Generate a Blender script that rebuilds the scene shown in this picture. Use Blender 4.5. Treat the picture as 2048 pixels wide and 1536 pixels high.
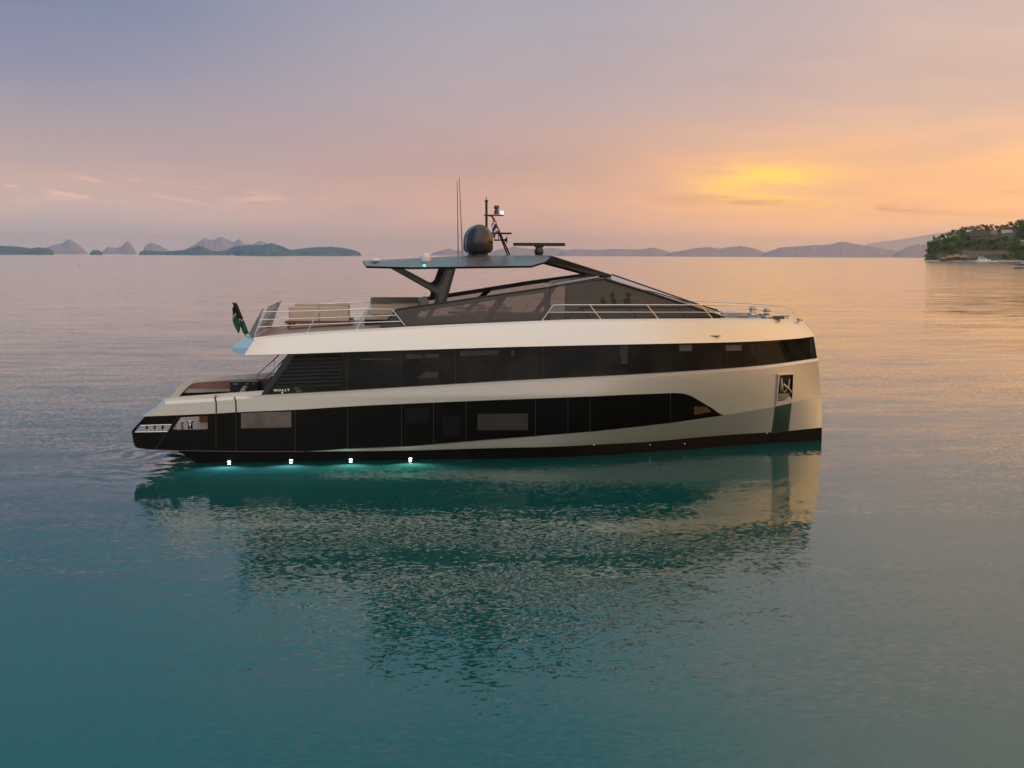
import bpy, bmesh, math, random
import numpy as np
from mathutils import Vector, Matrix, geometry

for o in list(bpy.data.objects): bpy.data.objects.remove(o)
scene = bpy.context.scene
R = math.radians
rnd = random.Random(7)

# ------------------------------------------------------------------ camera
# one pixel = one pixel of the 2048x1536 photograph; the yacht lies along +X (bow), +Y is away from the camera
FPX, PPX, PPY, HZ, ROLL = 2400.0, 1024.0, 768.0, 510.0, 0.0038
YAW = 0.1048
CAM = np.array([-4.369, -47.41, 7.56])
PITCH = math.atan((PPY - HZ) / FPX)
FW = np.array([math.sin(YAW) * math.cos(PITCH), math.cos(YAW) * math.cos(PITCH), -math.sin(PITCH)])
RT0 = np.array([math.cos(YAW), -math.sin(YAW), 0.0])
UP0 = np.cross(RT0, FW)
RT = RT0 * math.cos(ROLL) + UP0 * math.sin(ROLL)
UP = UP0 * math.cos(ROLL) - RT0 * math.sin(ROLL)
FH = np.array([math.sin(YAW), math.cos(YAW), 0.0])      # horizontal forward
cam = bpy.data.cameras.new('camera')
cam_o = bpy.data.objects.new('camera', cam)
scene.collection.objects.link(cam_o)
m = Matrix.Identity(4)
for i in range(3):
    m[i][0], m[i][1], m[i][2], m[i][3] = RT[i], UP[i], -FW[i], CAM[i]
cam_o.matrix_world = m
cam.sensor_width = 36.0
cam.lens = 36.0 * FPX / 2048.0
cam.clip_start = 0.5
cam.clip_end = 90000.0
scene.camera = cam_o

# ------------------------------------------------------------------ colour management
vs = scene.view_settings
vs.view_transform = 'Standard'
vs.look = 'None'
vs.exposure = 0.12
vs.gamma = 1.0
vs.use_curve_mapping = False
scene.cycles.max_bounces = 8
scene.cycles.transparent_max_bounces = 12
scene.cycles.volume_bounces = 0
scene.cycles.use_denoising = True
scene.cycles.sample_clamp_indirect = 6.0

def lin(c):
    def f(v):
        v /= 255.0
        return v / 12.92 if v <= 0.04045 else ((v + 0.055) / 1.055) ** 2.4
    return tuple(f(v) for v in c)

# ------------------------------------------------------------------ sky
class NT:
    """small helper to write node trees"""
    def __init__(s, nt): s.nt = nt; s.n = nt.nodes; s.l = nt.links
    def node(s, t, **kw):
        n = s.n.new(t)
        for k, v in kw.items(): setattr(n, k, v)
        return n
    def put(s, sock, v):
        if hasattr(v, 'is_output'): s.l.new(v, sock)
        elif v is not None: sock.default_value = v
    def math(s, op, a, b=None, c=None, clamp=False):
        n = s.node('ShaderNodeMath', operation=op, use_clamp=clamp)
        s.put(n.inputs[0], a); s.put(n.inputs[1], b)
        if c is not None: s.put(n.inputs[2], c)
        return n.outputs[0]
    def vmath(s, op, a, b=None):
        n = s.node('ShaderNodeVectorMath', operation=op)
        s.put(n.inputs[0], a)
        if b is not None: s.put(n.inputs[1], b)
        return n.outputs['Value'] if op in ('DOT_PRODUCT', 'LENGTH') else n.outputs[0]
    def rng(s, v, a, b, c=0.0, d=1.0, kind='SMOOTHSTEP'):
        n = s.node('ShaderNodeMapRange', interpolation_type=kind)
        s.put(n.inputs[0], v)
        for k, q in enumerate((a, b, c, d)): n.inputs[1 + k].default_value = q
        return n.outputs[0]
    def ramp(s, v, stops, ip='EASE'):
        n = s.node('ShaderNodeValToRGB')
        cr = n.color_ramp; cr.interpolation = ip
        while len(cr.elements) < len(stops): cr.elements.new(0.5)
        for e, (p, c) in zip(cr.elements, stops):
            e.position = p; e.color = (*c[:3], 1)
        s.put(n.inputs[0], v)
        return n.outputs[0]
    def mix(s, f, a, b, bt='MIX'):
        n = s.node('ShaderNodeMix', data_type='RGBA', blend_type=bt)
        s.put(n.inputs[0], f)
        for k, q in ((6, a), (7, b)):
            if isinstance(q, tuple): q = (*q[:3], 1)
            s.put(n.inputs[k], q)
        return n.outputs[2]
    def noise(s, vec, scale, detail=3.0, rough=0.5, dist=0.0):
        n = s.node('ShaderNodeTexNoise')
        s.put(n.inputs['Vector'], vec)
        n.inputs['Scale'].default_value = scale; n.inputs['Detail'].default_value = detail
        n.inputs['Roughness'].default_value = rough; n.inputs['Distortion'].default_value = dist
        return n
    def mapping(s, vec, loc=(0, 0, 0), rot=(0, 0, 0), scale=(1, 1, 1)):
        n = s.node('ShaderNodeMapping')
        s.put(n.inputs[0], vec)
        n.inputs[1].default_value = loc; n.inputs[2].default_value = rot; n.inputs[3].default_value = scale
        return n.outputs[0]
    def xyz(s, x, y, z):
        n = s.node('ShaderNodeCombineXYZ')
        for k, q in enumerate((x, y, z)): s.put(n.inputs[k], q)
        return n.outputs[0]

SUN_AZ, SUN_EL = 12.1, 3.4        # degrees: right of the camera's heading, above the horizon
world = bpy.data.worlds.new('World')
scene.world = world
world.use_nodes = True
w = NT(world.node_tree)
w.n.clear()
gen = w.node('ShaderNodeTexCoord').outputs['Generated']
sep = w.node('ShaderNodeSeparateXYZ'); w.l.new(gen, sep.inputs[0])
el = w.math('MULTIPLY', w.math('ARCSINE', sep.outputs[2]), 57.29578)
fdot = w.vmath('DOT_PRODUCT', gen, tuple(FH))
rdot = w.vmath('DOT_PRODUCT', gen, tuple(RT0))
az = w.math('MULTIPLY', w.math('ARCTAN2', rdot, fdot), 57.29578)
e01 = w.math('DIVIDE', el, 40.0, clamp=True)
def col(stops):     # (elevation in degrees, sRGB 0-255)
    return [(max(0.0, min(1.0, e / 40.0)), lin(c)) for e, c in stops]
left = w.ramp(e01, col([(0, (200, 178, 174)), (1.5, (198, 172, 164)), (3.2, (192, 164, 153)), (5.5, (168, 151, 153)), (8, (138, 136, 156)), (12.3, (98, 118, 148)), (17, (100, 150, 174)), (25, (92, 180, 204)), (40, (112, 184, 202))]), 'LINEAR')
midc = w.ramp(e01, col([(0, (206, 166, 152)), (2, (205, 162, 147)), (4, (191, 154, 140)), (7, (174, 156, 157)), (12.3, (156, 155, 167)), (18, (130, 162, 178)), (25, (108, 178, 198)), (40, (124, 184, 200))]), 'LINEAR')
right = w.ramp(e01, col([(0, (250, 194, 160)), (2, (248, 188, 134)), (4, (246, 190, 136)), (7, (214, 178, 154)), (12, (204, 178, 164)), (18, (215, 195, 182)), (27, (228, 218, 206)), (40, (190, 205, 208))]), 'LINEAR')
cl = w.mix(w.rng(az, -22, 1), left, midc)
cl = w.mix(w.rng(az, -1, 24), cl, right)
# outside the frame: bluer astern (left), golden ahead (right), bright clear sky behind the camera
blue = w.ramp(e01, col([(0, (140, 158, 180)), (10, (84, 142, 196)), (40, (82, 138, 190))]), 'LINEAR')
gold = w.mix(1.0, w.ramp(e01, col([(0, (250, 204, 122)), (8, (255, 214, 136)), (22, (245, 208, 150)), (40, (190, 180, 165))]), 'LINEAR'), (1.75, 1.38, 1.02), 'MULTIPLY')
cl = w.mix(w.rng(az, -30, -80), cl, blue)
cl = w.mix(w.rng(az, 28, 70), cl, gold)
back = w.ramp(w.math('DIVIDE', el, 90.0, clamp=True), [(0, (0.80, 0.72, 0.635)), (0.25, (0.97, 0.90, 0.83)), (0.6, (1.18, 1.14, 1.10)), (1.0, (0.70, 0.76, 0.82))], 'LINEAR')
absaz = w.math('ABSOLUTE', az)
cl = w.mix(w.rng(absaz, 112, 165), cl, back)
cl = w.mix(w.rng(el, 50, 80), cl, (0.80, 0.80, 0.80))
# sun glow behind thin cloud
def lobe(a0, e0, sa, se, p=2.0):
    da = w.math('DIVIDE', w.math('SUBTRACT', az, a0), sa)
    de = w.math('DIVIDE', w.math('SUBTRACT', el, e0), se)
    q = w.math('ADD', w.math('MULTIPLY', da, da), w.math('MULTIPLY', de, de))
    return w.math('EXPONENT', w.math('MULTIPLY', q, -1.0))
wvec = w.xyz(w.math('MULTIPLY', az, 0.10), w.math('MULTIPLY', el, 0.75), 0.0)
wn = w.noise(wvec, 1.6, 6, 0.6, 0.6).outputs[0]
soft = w.noise(w.xyz(w.math('MULTIPLY', az, 0.045), w.math('MULTIPLY', el, 0.22), 3.0), 1.5, 4, 0.5, 0.4).outputs[0]
def addc(base, fac, colr):
    return w.mix(fac, base, colr, 'ADD')
brk = w.rng(wn, 0.36, 0.60, 0.30, 1.0)
core = w.math('MULTIPLY', lobe(SUN_AZ - 0.2, 3.35, 2.8, 0.85), brk)
halo = lobe(SUN_AZ + 1.5, 3.1, 9.5, 1.8)
wide = lobe(SUN_AZ + 5, 3.0, 14, 3.6)
cl = addc(cl, wide, (0.05, 0.012, 0.0))
cl = w.mix(w.math('MULTIPLY', w.math('MULTIPLY', halo, w.rng(wn, 0.3, 0.65, 0.62, 1.0)), 0.9), cl, (1.12, 0.53, 0.17))
cl = w.mix(core, cl, (1.35, 0.80, 0.06))
# faint large-scale mottling and low streaks of lit cloud
cl = w.mix(w.rng(soft, 0.35, 0.68, 0.0, 0.26), cl, (0.30, 0.26, 0.33), 'MIX')
wn2 = w.noise(w.xyz(w.math('MULTIPLY', az, 0.26), w.math('ADD', w.math('MULTIPLY', el, 1.5), w.math('MULTIPLY', az, 0.05)), 7.0), 1.25, 5, 0.62, 0.9).outputs[0]
streak = w.rng(wn2, 0.50, 0.68)
bandl = w.math('MULTIPLY', w.rng(el, 1.9, 2.7), w.rng(el, 3.7, 3.0))
bandl = w.math('MULTIPLY', bandl, w.rng(az, -5, -15, 0.12, 1.0))
cl = addc(cl, w.math('MULTIPLY', w.math('MULTIPLY', streak, bandl), 1.0), (0.24, 0.085, 0.02))
dark = w.math('MULTIPLY', w.math('MULTIPLY', w.rng(wn, 0.52, 0.66), lobe(SUN_AZ + 4, 2.45, 9, 0.60)), 0.9)
cl = w.mix(dark, cl, lin((206, 150, 118)))
# below the horizon (hidden by the sea)
cl = w.mix(w.rng(el, -0.4, -2.0), cl, (0.004, 0.012, 0.012))
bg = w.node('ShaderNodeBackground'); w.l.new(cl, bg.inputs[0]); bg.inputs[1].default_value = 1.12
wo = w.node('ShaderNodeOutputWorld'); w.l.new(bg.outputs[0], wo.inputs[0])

# low veiled sun behind the yacht
sd = bpy.data.lights.new('sun', 'SUN'); sd.energy = 0.06; sd.angle = R(110); sd.color = (1.0, 0.72, 0.42)
so = bpy.data.objects.new('sun', sd); scene.collection.objects.link(so)
sdir = FH * math.cos(R(SUN_AZ)) + RT0 * math.sin(R(SUN_AZ))
sdir = Vector((sdir[0] * math.cos(R(SUN_EL)), sdir[1] * math.cos(R(SUN_EL)), math.sin(R(SUN_EL))))
so.rotation_euler = sdir.to_track_quat('Z', 'Y').to_euler()

# ------------------------------------------------------------------ unprojection of photo pixels onto real planes
def ray(px, py): return FW + RT * (px - PPX) / FPX - UP * (py - PPY) / FPX
def at_y(px, py, y):
    d = ray(px, py); return CAM + d * ((y - CAM[1]) / d[1])
def at_z(px, py, z):
    d = ray(px, py); return CAM + d * ((z - CAM[2]) / d[2])
def at_plane(px, py, p0, n):
    d = ray(px, py); n = np.array(n); return CAM + d * (np.dot(np.array(p0) - CAM, n) / np.dot(d, n))
def far_at(s_px, dist):           # point on the sea at horizontal distance dist under photo column s_px
    p = CAM + FH * dist + RT0 * ((s_px - PPX) / FPX * dist)
    return np.array([p[0], p[1], 0.0])
def hz_at(px): return HZ + (px - PPX) * ROLL
def far_z(px, py, dist): return CAM[2] + (hz_at(px) - py) / FPX * dist

# ------------------------------------------------------------------ object helpers
COL = scene.collection
def tag(o, label=None, cat=None, group=None, kind=None):
    for k, v in (('label', label), ('category', cat), ('group', group), ('kind', kind)):
        if v: o[k] = v
    return o
def empty(name, loc=(0, 0, 0), parent=None):
    o = bpy.data.objects.new(name, None); COL.objects.link(o); o.location = loc
    o.empty_display_size = 0.3
    if parent: o.parent = parent
    return o
class MB:
    def __init__(s): s.v = []; s.f = []
    def add(s, vs, fs):
        k = len(s.v); s.v += [tuple(map(float, p)) for p in vs]; s.f += [tuple(k + i for i in f) for f in fs]; return s
    def box(s, c, d, rz=0.0, ry=0.0):
        cx, cy, cz = c; x, y, z = d[0] / 2, d[1] / 2, d[2] / 2
        M = Matrix.Rotation(rz, 3, 'Z') @ Matrix.Rotation(ry, 3, 'Y')
        vs = [M @ Vector((a * x, b * y, e * z)) + Vector(c) for a in (-1, 1) for b in (-1, 1) for e in (-1, 1)]
        return s.add(vs, [(0, 1, 3, 2), (4, 6, 7, 5), (0, 4, 5, 1), (2, 3, 7, 6), (0, 2, 6, 4), (1, 5, 7, 3)])
    def hexa(s, lo, hi):      # two matching loops of points
        n = len(lo); vs = list(lo) + list(hi)
        fs = [tuple(range(n))[::-1], tuple(range(n, 2 * n))] + [(i, (i + 1) % n, n + (i + 1) % n, n + i) for i in range(n)]
        return s.add(vs, fs)
    def tube(s, path, r, n=8, caps=True):
        P = [Vector(p) for p in path]; rings = []
        rr = r if isinstance(r, (list, tuple)) else [r] * len(P)
        for i, p in enumerate(P):
            t = ((P[min(i + 1, len(P) - 1)] - P[max(i - 1, 0)])).normalized()
            a = Vector((0, 0, 1)) if abs(t.z) < 0.9 else Vector((1, 0, 0))
            u = t.cross(a).normalized(); v = t.cross(u)
            rings.append([p + (u * math.cos(2 * math.pi * k / n) + v * math.sin(2 * math.pi * k / n)) * rr[i] for k in range(n)])
        vs = [q for g in rings for q in g]; fs = []
        for i in range(len(P) - 1):
            for k in range(n):
                a = i * n + k; b = i * n + (k + 1) % n
                fs.append((a, b, b + n, a + n))
        if caps: fs += [tuple(range(n))[::-1], tuple(range((len(P) - 1) * n, len(P) * n))]
        return s.add(vs, fs)
    def lathe(s, c, prof, n=24, axis='Z'):
        vs = []; fs = []
        for r, h in prof:
            for k in range(n):
                a = 2 * math.pi * k / n
                q = (r * math.cos(a), r * math.sin(a), h)
                if axis == 'X': q = (q[2], q[0], q[1])
                if axis == 'Y': q = (q[0], q[2], q[1])
                vs.append((c[0] + q[0], c[1] + q[1], c[2] + q[2]))
        for i in range(len(prof) - 1):
            for k in range(n):
                a = i * n + k; b = i * n + (k + 1) % n; fs.append((a, b, b + n, a + n))
        fs += [tuple(range(n))[::-1], tuple(range((len(prof) - 1) * n, len(prof) * n))]
        return s.add(vs, fs)
    def grid(s, G, skip=None):          # G[i][j] points
        ni, nj = len(G), len(G[0]); k = len(s.v)
        s.v += [tuple(map(float, p)) for row in G for p in row]
        for i in range(ni - 1):
            for j in range(nj - 1):
                if skip and skip(i, j): continue
                s.f.append((k + i * nj + j, k + (i + 1) * nj + j, k + (i + 1) * nj + j + 1, k + i * nj + j + 1))
        return s
    def poly(s, loops, fn, dy):
        """a plate with holes: loops of 2-D points, fn maps 2-D to 3-D, dy is the thickness vector"""
        flat = [p for L in loops for p in L]
        tris = geometry.tessellate_polygon([[Vector((p[0], p[1], 0)) for p in L] for L in loops])
        A = [Vector(fn(*p)) for p in flat]; B = [a + Vector(dy) for a in A]; n = len(flat)
        fs = [tuple(t) for t in tris] + [tuple(n + i for i in reversed(t)) for t in tris]
        k = 0
        for L in loops:
            for i in range(len(L)):
                a = k + i; b = k + (i + 1) % len(L); fs.append((a, b, n + b, n + a))
            k += len(L)
        return s.add(A + B, fs)
    def mirror(s):
        n = len(s.v); s.v += [(x, -y, z) for x, y, z in s.v[:n]]
        s.f += [tuple(n + i for i in reversed(f)) for f in s.f[:]]
        return s
    def islands(s):
        par = list(range(len(s.v)))
        def find(a):
            while par[a] != a: par[a] = par[par[a]]; a = par[a]
            return a
        for f in s.f:
            for i in f[1:]: par[find(i)] = find(f[0])
        gr = {}
        for f in s.f: gr.setdefault(find(f[0]), []).append(f)
        out = []
        for fs in gr.values():
            ids = sorted({i for f in fs for i in f}); mp = {a: k for k, a in enumerate(ids)}
            q = MB(); q.v = [s.v[i] for i in ids]; q.f = [tuple(mp[i] for i in f) for f in fs]; out.append(q)
        return out
    def build_each(s, *a, **k): return [q.build(*a, **k) for q in s.islands()]
    def build(s, name, mat, parent=None, smooth=None, bevel=None, loc=None, fix=True):
        me = bpy.data.meshes.new(name)
        me.from_pydata(s.v, [], s.f)
        if fix:
            bm = bmesh.new(); bm.from_mesh(me)
            bmesh.ops.remove_doubles(bm, verts=bm.verts, dist=1e-5)
            bmesh.ops.dissolve_degenerate(bm, edges=bm.edges, dist=1e-6)
            bmesh.ops.recalc_face_normals(bm, faces=bm.faces)
            bm.to_mesh(me); bm.free()
        if loc is not None:
            me.transform(Matrix.Translation(-Vector(loc)))
        me.update()
        if smooth is not None:
            me.polygons.foreach_set('use_smooth', [True] * len(me.polygons))
            me.set_sharp_from_angle(angle=R(smooth))
        o = bpy.data.objects.new(name, me); COL.objects.link(o)
        if loc is not None: o.location = loc
        me.materials.append(mat)
        if bevel:
            b = o.modifiers.new('bevel', 'BEVEL'); b.width = bevel; b.segments = 3; b.limit_method = 'ANGLE'
        if parent: o.parent = parent
        return o

# ------------------------------------------------------------------ materials
def mat(name, base, rough=0.5, metal=0.0, spec=0.5, coat=0.0, emit=None, estr=0.0, vary=0.0, vscale=3.0, bump=0.0, bscale=40.0):
    mm = bpy.data.materials.new(name); mm.use_nodes = True
    t = NT(mm.node_tree); p = t.n['Principled BSDF']
    p.inputs['Base Color'].default_value = (*base, 1); p.inputs['Roughness'].default_value = rough
    p.inputs['Metallic'].default_value = metal; p.inputs['Specular IOR Level'].default_value = spec
    p.inputs['Coat Weight'].default_value = coat; p.inputs['Coat Roughness'].default_value = 0.06
    if emit: p.inputs['Emission Color'].default_value = (*emit, 1); p.inputs['Emission Strength'].default_value = estr
    pos = t.node('ShaderNodeNewGeometry').outputs['Position']
    if vary:
        f = t.noise(pos, vscale, 4, 0.55).outputs[0]
        t.l.new(t.mix(t.rng(f, 0.3, 0.7), tuple(c * (1 - vary) for c in base), tuple(min(1, c * (1 + vary)) for c in base)), p.inputs['Base Color'])
        t.l.new(t.rng(f, 0.3, 0.7, max(0.02, rough - 0.06), rough + 0.06), p.inputs['Roughness'])
    if bump:
        b = t.node('ShaderNodeBump'); b.inputs['Strength'].default_value = bump; b.inputs['Distance'].default_value = 0.02
        t.l.new(t.noise(pos, bscale, 3).outputs[0], b.inputs['Height']); t.l.new(b.outputs[0], p.inputs['Normal'])
    return mm
M = {}
M['paint'] = mat('champagne_paint', (0.66, 0.615, 0.56), 0.27, 0.58, 0.5, 0.20)
M['black'] = mat('gloss_black_glass', (0.005, 0.0045, 0.004), 0.07, 0, 0.13, vary=0.1)
M['dark'] = mat('smoked_band_glass', (0.008, 0.0075, 0.007), 0.06, 0, 0.25, vary=0.7, vscale=0.9)
M['pane'] = mat('window_pane', (0.042, 0.040, 0.038), 0.10, 0, 0.3, vary=0.10, vscale=2)
M['pane_lit'] = mat('painted_reflection_pane', (0.105, 0.088, 0.078), 0.12, 0, 0.3, vary=0.30, vscale=1.3)  # opaque; mottled brown colour imitates interior reflections in the glass
M['pane_warm'] = mat('warm_window_pane', (0.10, 0.048, 0.018), 0.2, vary=0.2)
M['bottom'] = mat('bottom_paint', (0.004, 0.004, 0.004), 0.4, 0, 0.1, vary=0.2)
M['matblack'] = mat('satin_black', (0.010, 0.010, 0.011), 0.4, 0, 0.4)
M['grey'] = mat('dark_grey_composite', (0.045, 0.046, 0.042), 0.45, vary=0.1)
M['hardtop'] = mat('hardtop_gloss_grey', (0.135, 0.124, 0.124), 0.30, 0, 0.28, vary=0.1)
M['screen'] = mat('windscreen_grey', (0.24, 0.215, 0.215), 0.12, 0, 0.6)
M['chrome'] = mat('polished_steel', (0.72, 0.70, 0.68), 0.16, 1.0)
M['steel'] = mat('brushed_steel', (0.42, 0.40, 0.38), 0.32, 1.0)
M['rail'] = mat('rail_steel', (0.78, 0.72, 0.66), 0.22, 1.0)
M['beige'] = mat('beige_upholstery', (0.52, 0.405, 0.32), 0.85, vary=0.08, vscale=8, bump=0.3, bscale=60)
M['taupe'] = mat('taupe_upholstery', (0.25, 0.215, 0.185), 0.85, vary=0.08, vscale=8)
M['wood'] = mat('dark_teak_frame', (0.13, 0.045, 0.022), 0.45, vary=0.25, vscale=10)
M['lining'] = mat('wood_lining', (0.24, 0.11, 0.075), 0.4, vary=0.15, vscale=4)
M['white'] = mat('white_plastic', (0.62, 0.61, 0.60), 0.4)
M['lightgrey'] = mat('light_grey_panel', (0.36, 0.35, 0.37), 0.3, vary=0.06)
M['foredeck'] = mat('foredeck_composite', (0.36, 0.31, 0.26), 0.6, vary=0.12)
M['dome'] = mat('dome_gloss_olive', (0.016, 0.019, 0.018), 0.12, 0, 0.6)
M['text'] = mat('white_lettering', (0.85, 0.85, 0.85), 0.4)
M['lamp'] = mat('lamp_glow', (1, 1, 1), 0.4, emit=(0.85, 0.93, 1.0), estr=9)
M['lampy'] = mat('lamp_glow_warm', (1, 1, 1), 0.4, emit=(1.0, 0.95, 0.80), estr=9)
M['masthead'] = mat('masthead_lamp', (1, 1, 1), 0.4, emit=(0.95, 0.85, 1.0), estr=4)
M['green'] = mat('starboard_lamp', (0.1, 0.9, 0.6), 0.4, emit=(0.0, 1.0, 0.62), estr=4)
M['skin'] = mat('skin', (0.22, 0.12, 0.08), 0.55)
M['hair'] = mat('dark_hair', (0.012, 0.010, 0.009), 0.6)
M['teal'] = mat('teal_shirt', (0.10, 0.52, 0.50), 0.8)
M['navy'] = mat('navy_trousers', (0.02, 0.022, 0.03), 0.8)
M['bluescreen'] = mat('lit_display', (0.02, 0.1, 0.3), 0.3, emit=(0.1, 0.4, 0.9), estr=0.7)
M['display'] = mat('lit_display_green', (0.02, 0.2, 0.15), 0.3, emit=(0.12, 0.5, 0.4), estr=0.5)

def teak_mat():
    mm = bpy.data.materials.new('teak_deck'); mm.use_nodes = True
    t = NT(mm.node_tree); p = t.n['Principled BSDF']
    pos = t.node('ShaderNodeNewGeometry').outputs['Position']
    f = t.noise(t.mapping(pos, scale=(0.6, 9, 1)), 1.0, 4, 0.6).outputs[0]
    c = t.mix(t.rng(f, 0.3, 0.7), (0.33, 0.165, 0.115), (0.46, 0.26, 0.19))
    sp = t.node('ShaderNodeSeparateXYZ'); t.l.new(pos, sp.inputs[0])
    fr = t.math('FRACT', t.math('MULTIPLY', sp.outputs[1], 8.0))
    c = t.mix(t.math('LESS_THAN', fr, 0.09), c, (0.03, 0.02, 0.018))
    t.l.new(c, p.inputs['Base Color']); p.inputs['Roughness'].default_value = 0.45
    return mm
M['teak'] = teak_mat()

def veil_mat(name, tint, body, fac, rough=0.12):
    """tinted glass with a woven sun screen: part see-through, part dark body"""
    mm = bpy.data.materials.new(name); mm.use_nodes = True
    t = NT(mm.node_tree); p = t.n['Principled BSDF']
    p.inputs['Base Color'].default_value = (*body, 1); p.inputs['Roughness'].default_value = rough
    p.inputs['Specular IOR Level'].default_value = 0.35
    tr = t.node('ShaderNodeBsdfTransparent'); tr.inputs[0].default_value = (*tint, 1)
    mx = t.node('ShaderNodeMixShader'); mx.inputs[0].default_value = fac
    t.l.new(tr.outputs[0], mx.inputs[1]); t.l.new(p.outputs[0], mx.inputs[2])
    t.l.new(mx.outputs[0], t.n['Material Output'].inputs[0])
    return mm
M['mesh'] = veil_mat('mesh_screen_glass', (0.88, 0.86, 0.84), (0.17, 0.15, 0.135), 0.30, 0.35)
M['frit'] = veil_mat('dotted_border_glass', (0.62, 0.59, 0.56), (0.060, 0.052, 0.048), 0.74, 0.3)
M['helmglass'] = veil_mat('helm_side_glass', (0.60, 0.62, 0.52), (0.06, 0.06, 0.055), 0.30, 0.1)
M['pale'] = veil_mat('pale_tinted_glass', (0.86, 0.86, 0.86), (0.16, 0.15, 0.14), 0.22, 0.1)
M['clear'] = veil_mat('clear_glass_screen', (0.80, 0.82, 0.80), (0.06, 0.06, 0.055), 0.40, 0.08)

# ------------------------------------------------------------------ sea
def water_mat():
    mm = bpy.data.materials.new('sea_water'); mm.use_nodes = True
    t = NT(mm.node_tree); t.n.clear()
    pos = t.node('ShaderNodeNewGeometry').outputs['Position']
    # wave slopes from several scales; crests lie roughly across the view
    sx = sy = None
    big = t.noise(pos, 0.035, 2, 0.5).outputs[0]                 # calm and ruffled patches
    slick = t.noise(t.mapping(pos, rot=(0, 0, 0.2), scale=(0.07, 0.20, 1)), 1.0, 3, 0.6, 0.8).outputs[0]
    yy = t.node('ShaderNodeSeparateXYZ'); t.l.new(pos, yy.inputs[0])
    lee = t.rng(yy.outputs[1], 15, 220, 1.0, 0.7)              # glassy further out
    patch = t.math('MULTIPLY', t.rng(big, 0.36, 0.64, 0.7, 1.2), t.rng(slick, 0.36, 0.60, 0.45, 1.25))
    patch = t.math('MULTIPLY', patch, lee)
    patch = t.math('MULTIPLY', patch, t.rng(yy.outputs[1], -10, -26, 1.0, 1.5))      # a little more breeze away from the hull
    layers = [   # scale along X, along Y, rotation, detail, amplitude x, amplitude y
        (0.045, 0.16, 0.10, 2, 0.007, 0.022),
        (0.22, 0.75, -0.12, 2, 0.010, 0.030),
        (1.1, 2.6, 0.15, 2, 0.014, 0.020),
        (5.2, 10.0, -0.1, 2, 0.062, 0.088),
    ]
    for i, (fx, fy, rot, det, ax, ay) in enumerate(layers):
        c = t.noise(t.mapping(pos, loc=(i * 13.7, i * 5.1, i * 3.3), rot=(0, 0, rot), scale=(fx, fy, 1)), 1.0, det, 0.5, 0.3).outputs['Color']
        sp = t.node('ShaderNodeSeparateColor'); t.l.new(c, sp.inputs[0])
        gx = t.math('MULTIPLY', t.math('SUBTRACT', sp.outputs[0], 0.5), ax * 2)
        gy = t.math('MULTIPLY', t.math('SUBTRACT', sp.outputs[1], 0.5), ay * 2)
        if i >= 2:
            gx = t.math('MULTIPLY', gx, patch); gy = t.math('MULTIPLY', gy, patch)
        sx = gx if sx is None else t.math('ADD', sx, gx)
        sy = gy if sy is None else t.math('ADD', sy, gy)
    # rings spreading from the stern
    d = t.vmath('SUBTRACT', pos, (-12.3, -2.8, 0)); ln = t.vmath('LENGTH', d)
    warp = t.math('ADD', ln, t.math('MULTIPLY', t.noise(pos, 0.6, 3).outputs[0], 4.0))
    ring = t.math('MULTIPLY', t.math('SINE', t.math('MULTIPLY', warp, 6.5)), t.rng(ln, 7.0, 1.0, 0.0, 0.045))
    dn = t.node('ShaderNodeSeparateXYZ'); t.l.new(t.vmath('NORMALIZE', d), dn.inputs[0])
    sx = t.math('ADD', sx, t.math('MULTIPLY', dn.outputs[0], ring)); sy = t.math('ADD', sy, t.math('MULTIPLY', dn.outputs[1], ring))
    nrm = t.vmath('NORMALIZE', t.xyz(sx, sy, 1.0))
    fr = t.node('ShaderNodeFresnel'); fr.inputs[0].default_value = 1.40; t.l.new(nrm, fr.inputs[1])
    gl = t.node('ShaderNodeBsdfGlossy', distribution='MULTI_GGX'); gl.inputs[0].default_value = (1, 1, 1, 1); ys_ = t.node('ShaderNodeSeparateXYZ'); t.l.new(pos, ys_.inputs[0]); t.l.new(t.rng(ys_.outputs[1], 12, 260, 0.012, 0.10), gl.inputs[1])   # breeze further out
    t.l.new(nrm, gl.inputs['Normal'])
    df = t.node('ShaderNodeSubsurfaceScattering', falloff='BURLEY'); df.inputs[0].default_value = (0.0015, 0.054, 0.051, 1); df.inputs['Scale'].default_value = 1.0; df.inputs['Radius'].default_value = (0.6, 4.0, 4.0)
    tl = t.node('ShaderNodeBsdfTranslucent'); tl.inputs[0].default_value = (0.10, 0.44, 0.38, 1)
    body = t.node('ShaderNodeAddShader'); t.l.new(df.outputs[0], body.inputs[0]); t.l.new(tl.outputs[0], body.inputs[1])
    mx = t.node('ShaderNodeMixShader'); t.l.new(fr.outputs[0], mx.inputs[0])
    t.l.new(body.outputs[0], mx.inputs[1]); t.l.new(gl.outputs[0], mx.inputs[2])
    out = t.node('ShaderNodeOutputMaterial'); t.l.new(mx.outputs[0], out.inputs[0])
    return mm
g = MB(); S = 26000.0; N = 8
g.grid([[(-S + 2 * S * i / N, -S + 2 * S * j / N, 0) for j in range(N + 1)] for i in range(N + 1)])
sea = g.build('sea', water_mat()); tag(sea, kind='structure')

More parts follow.
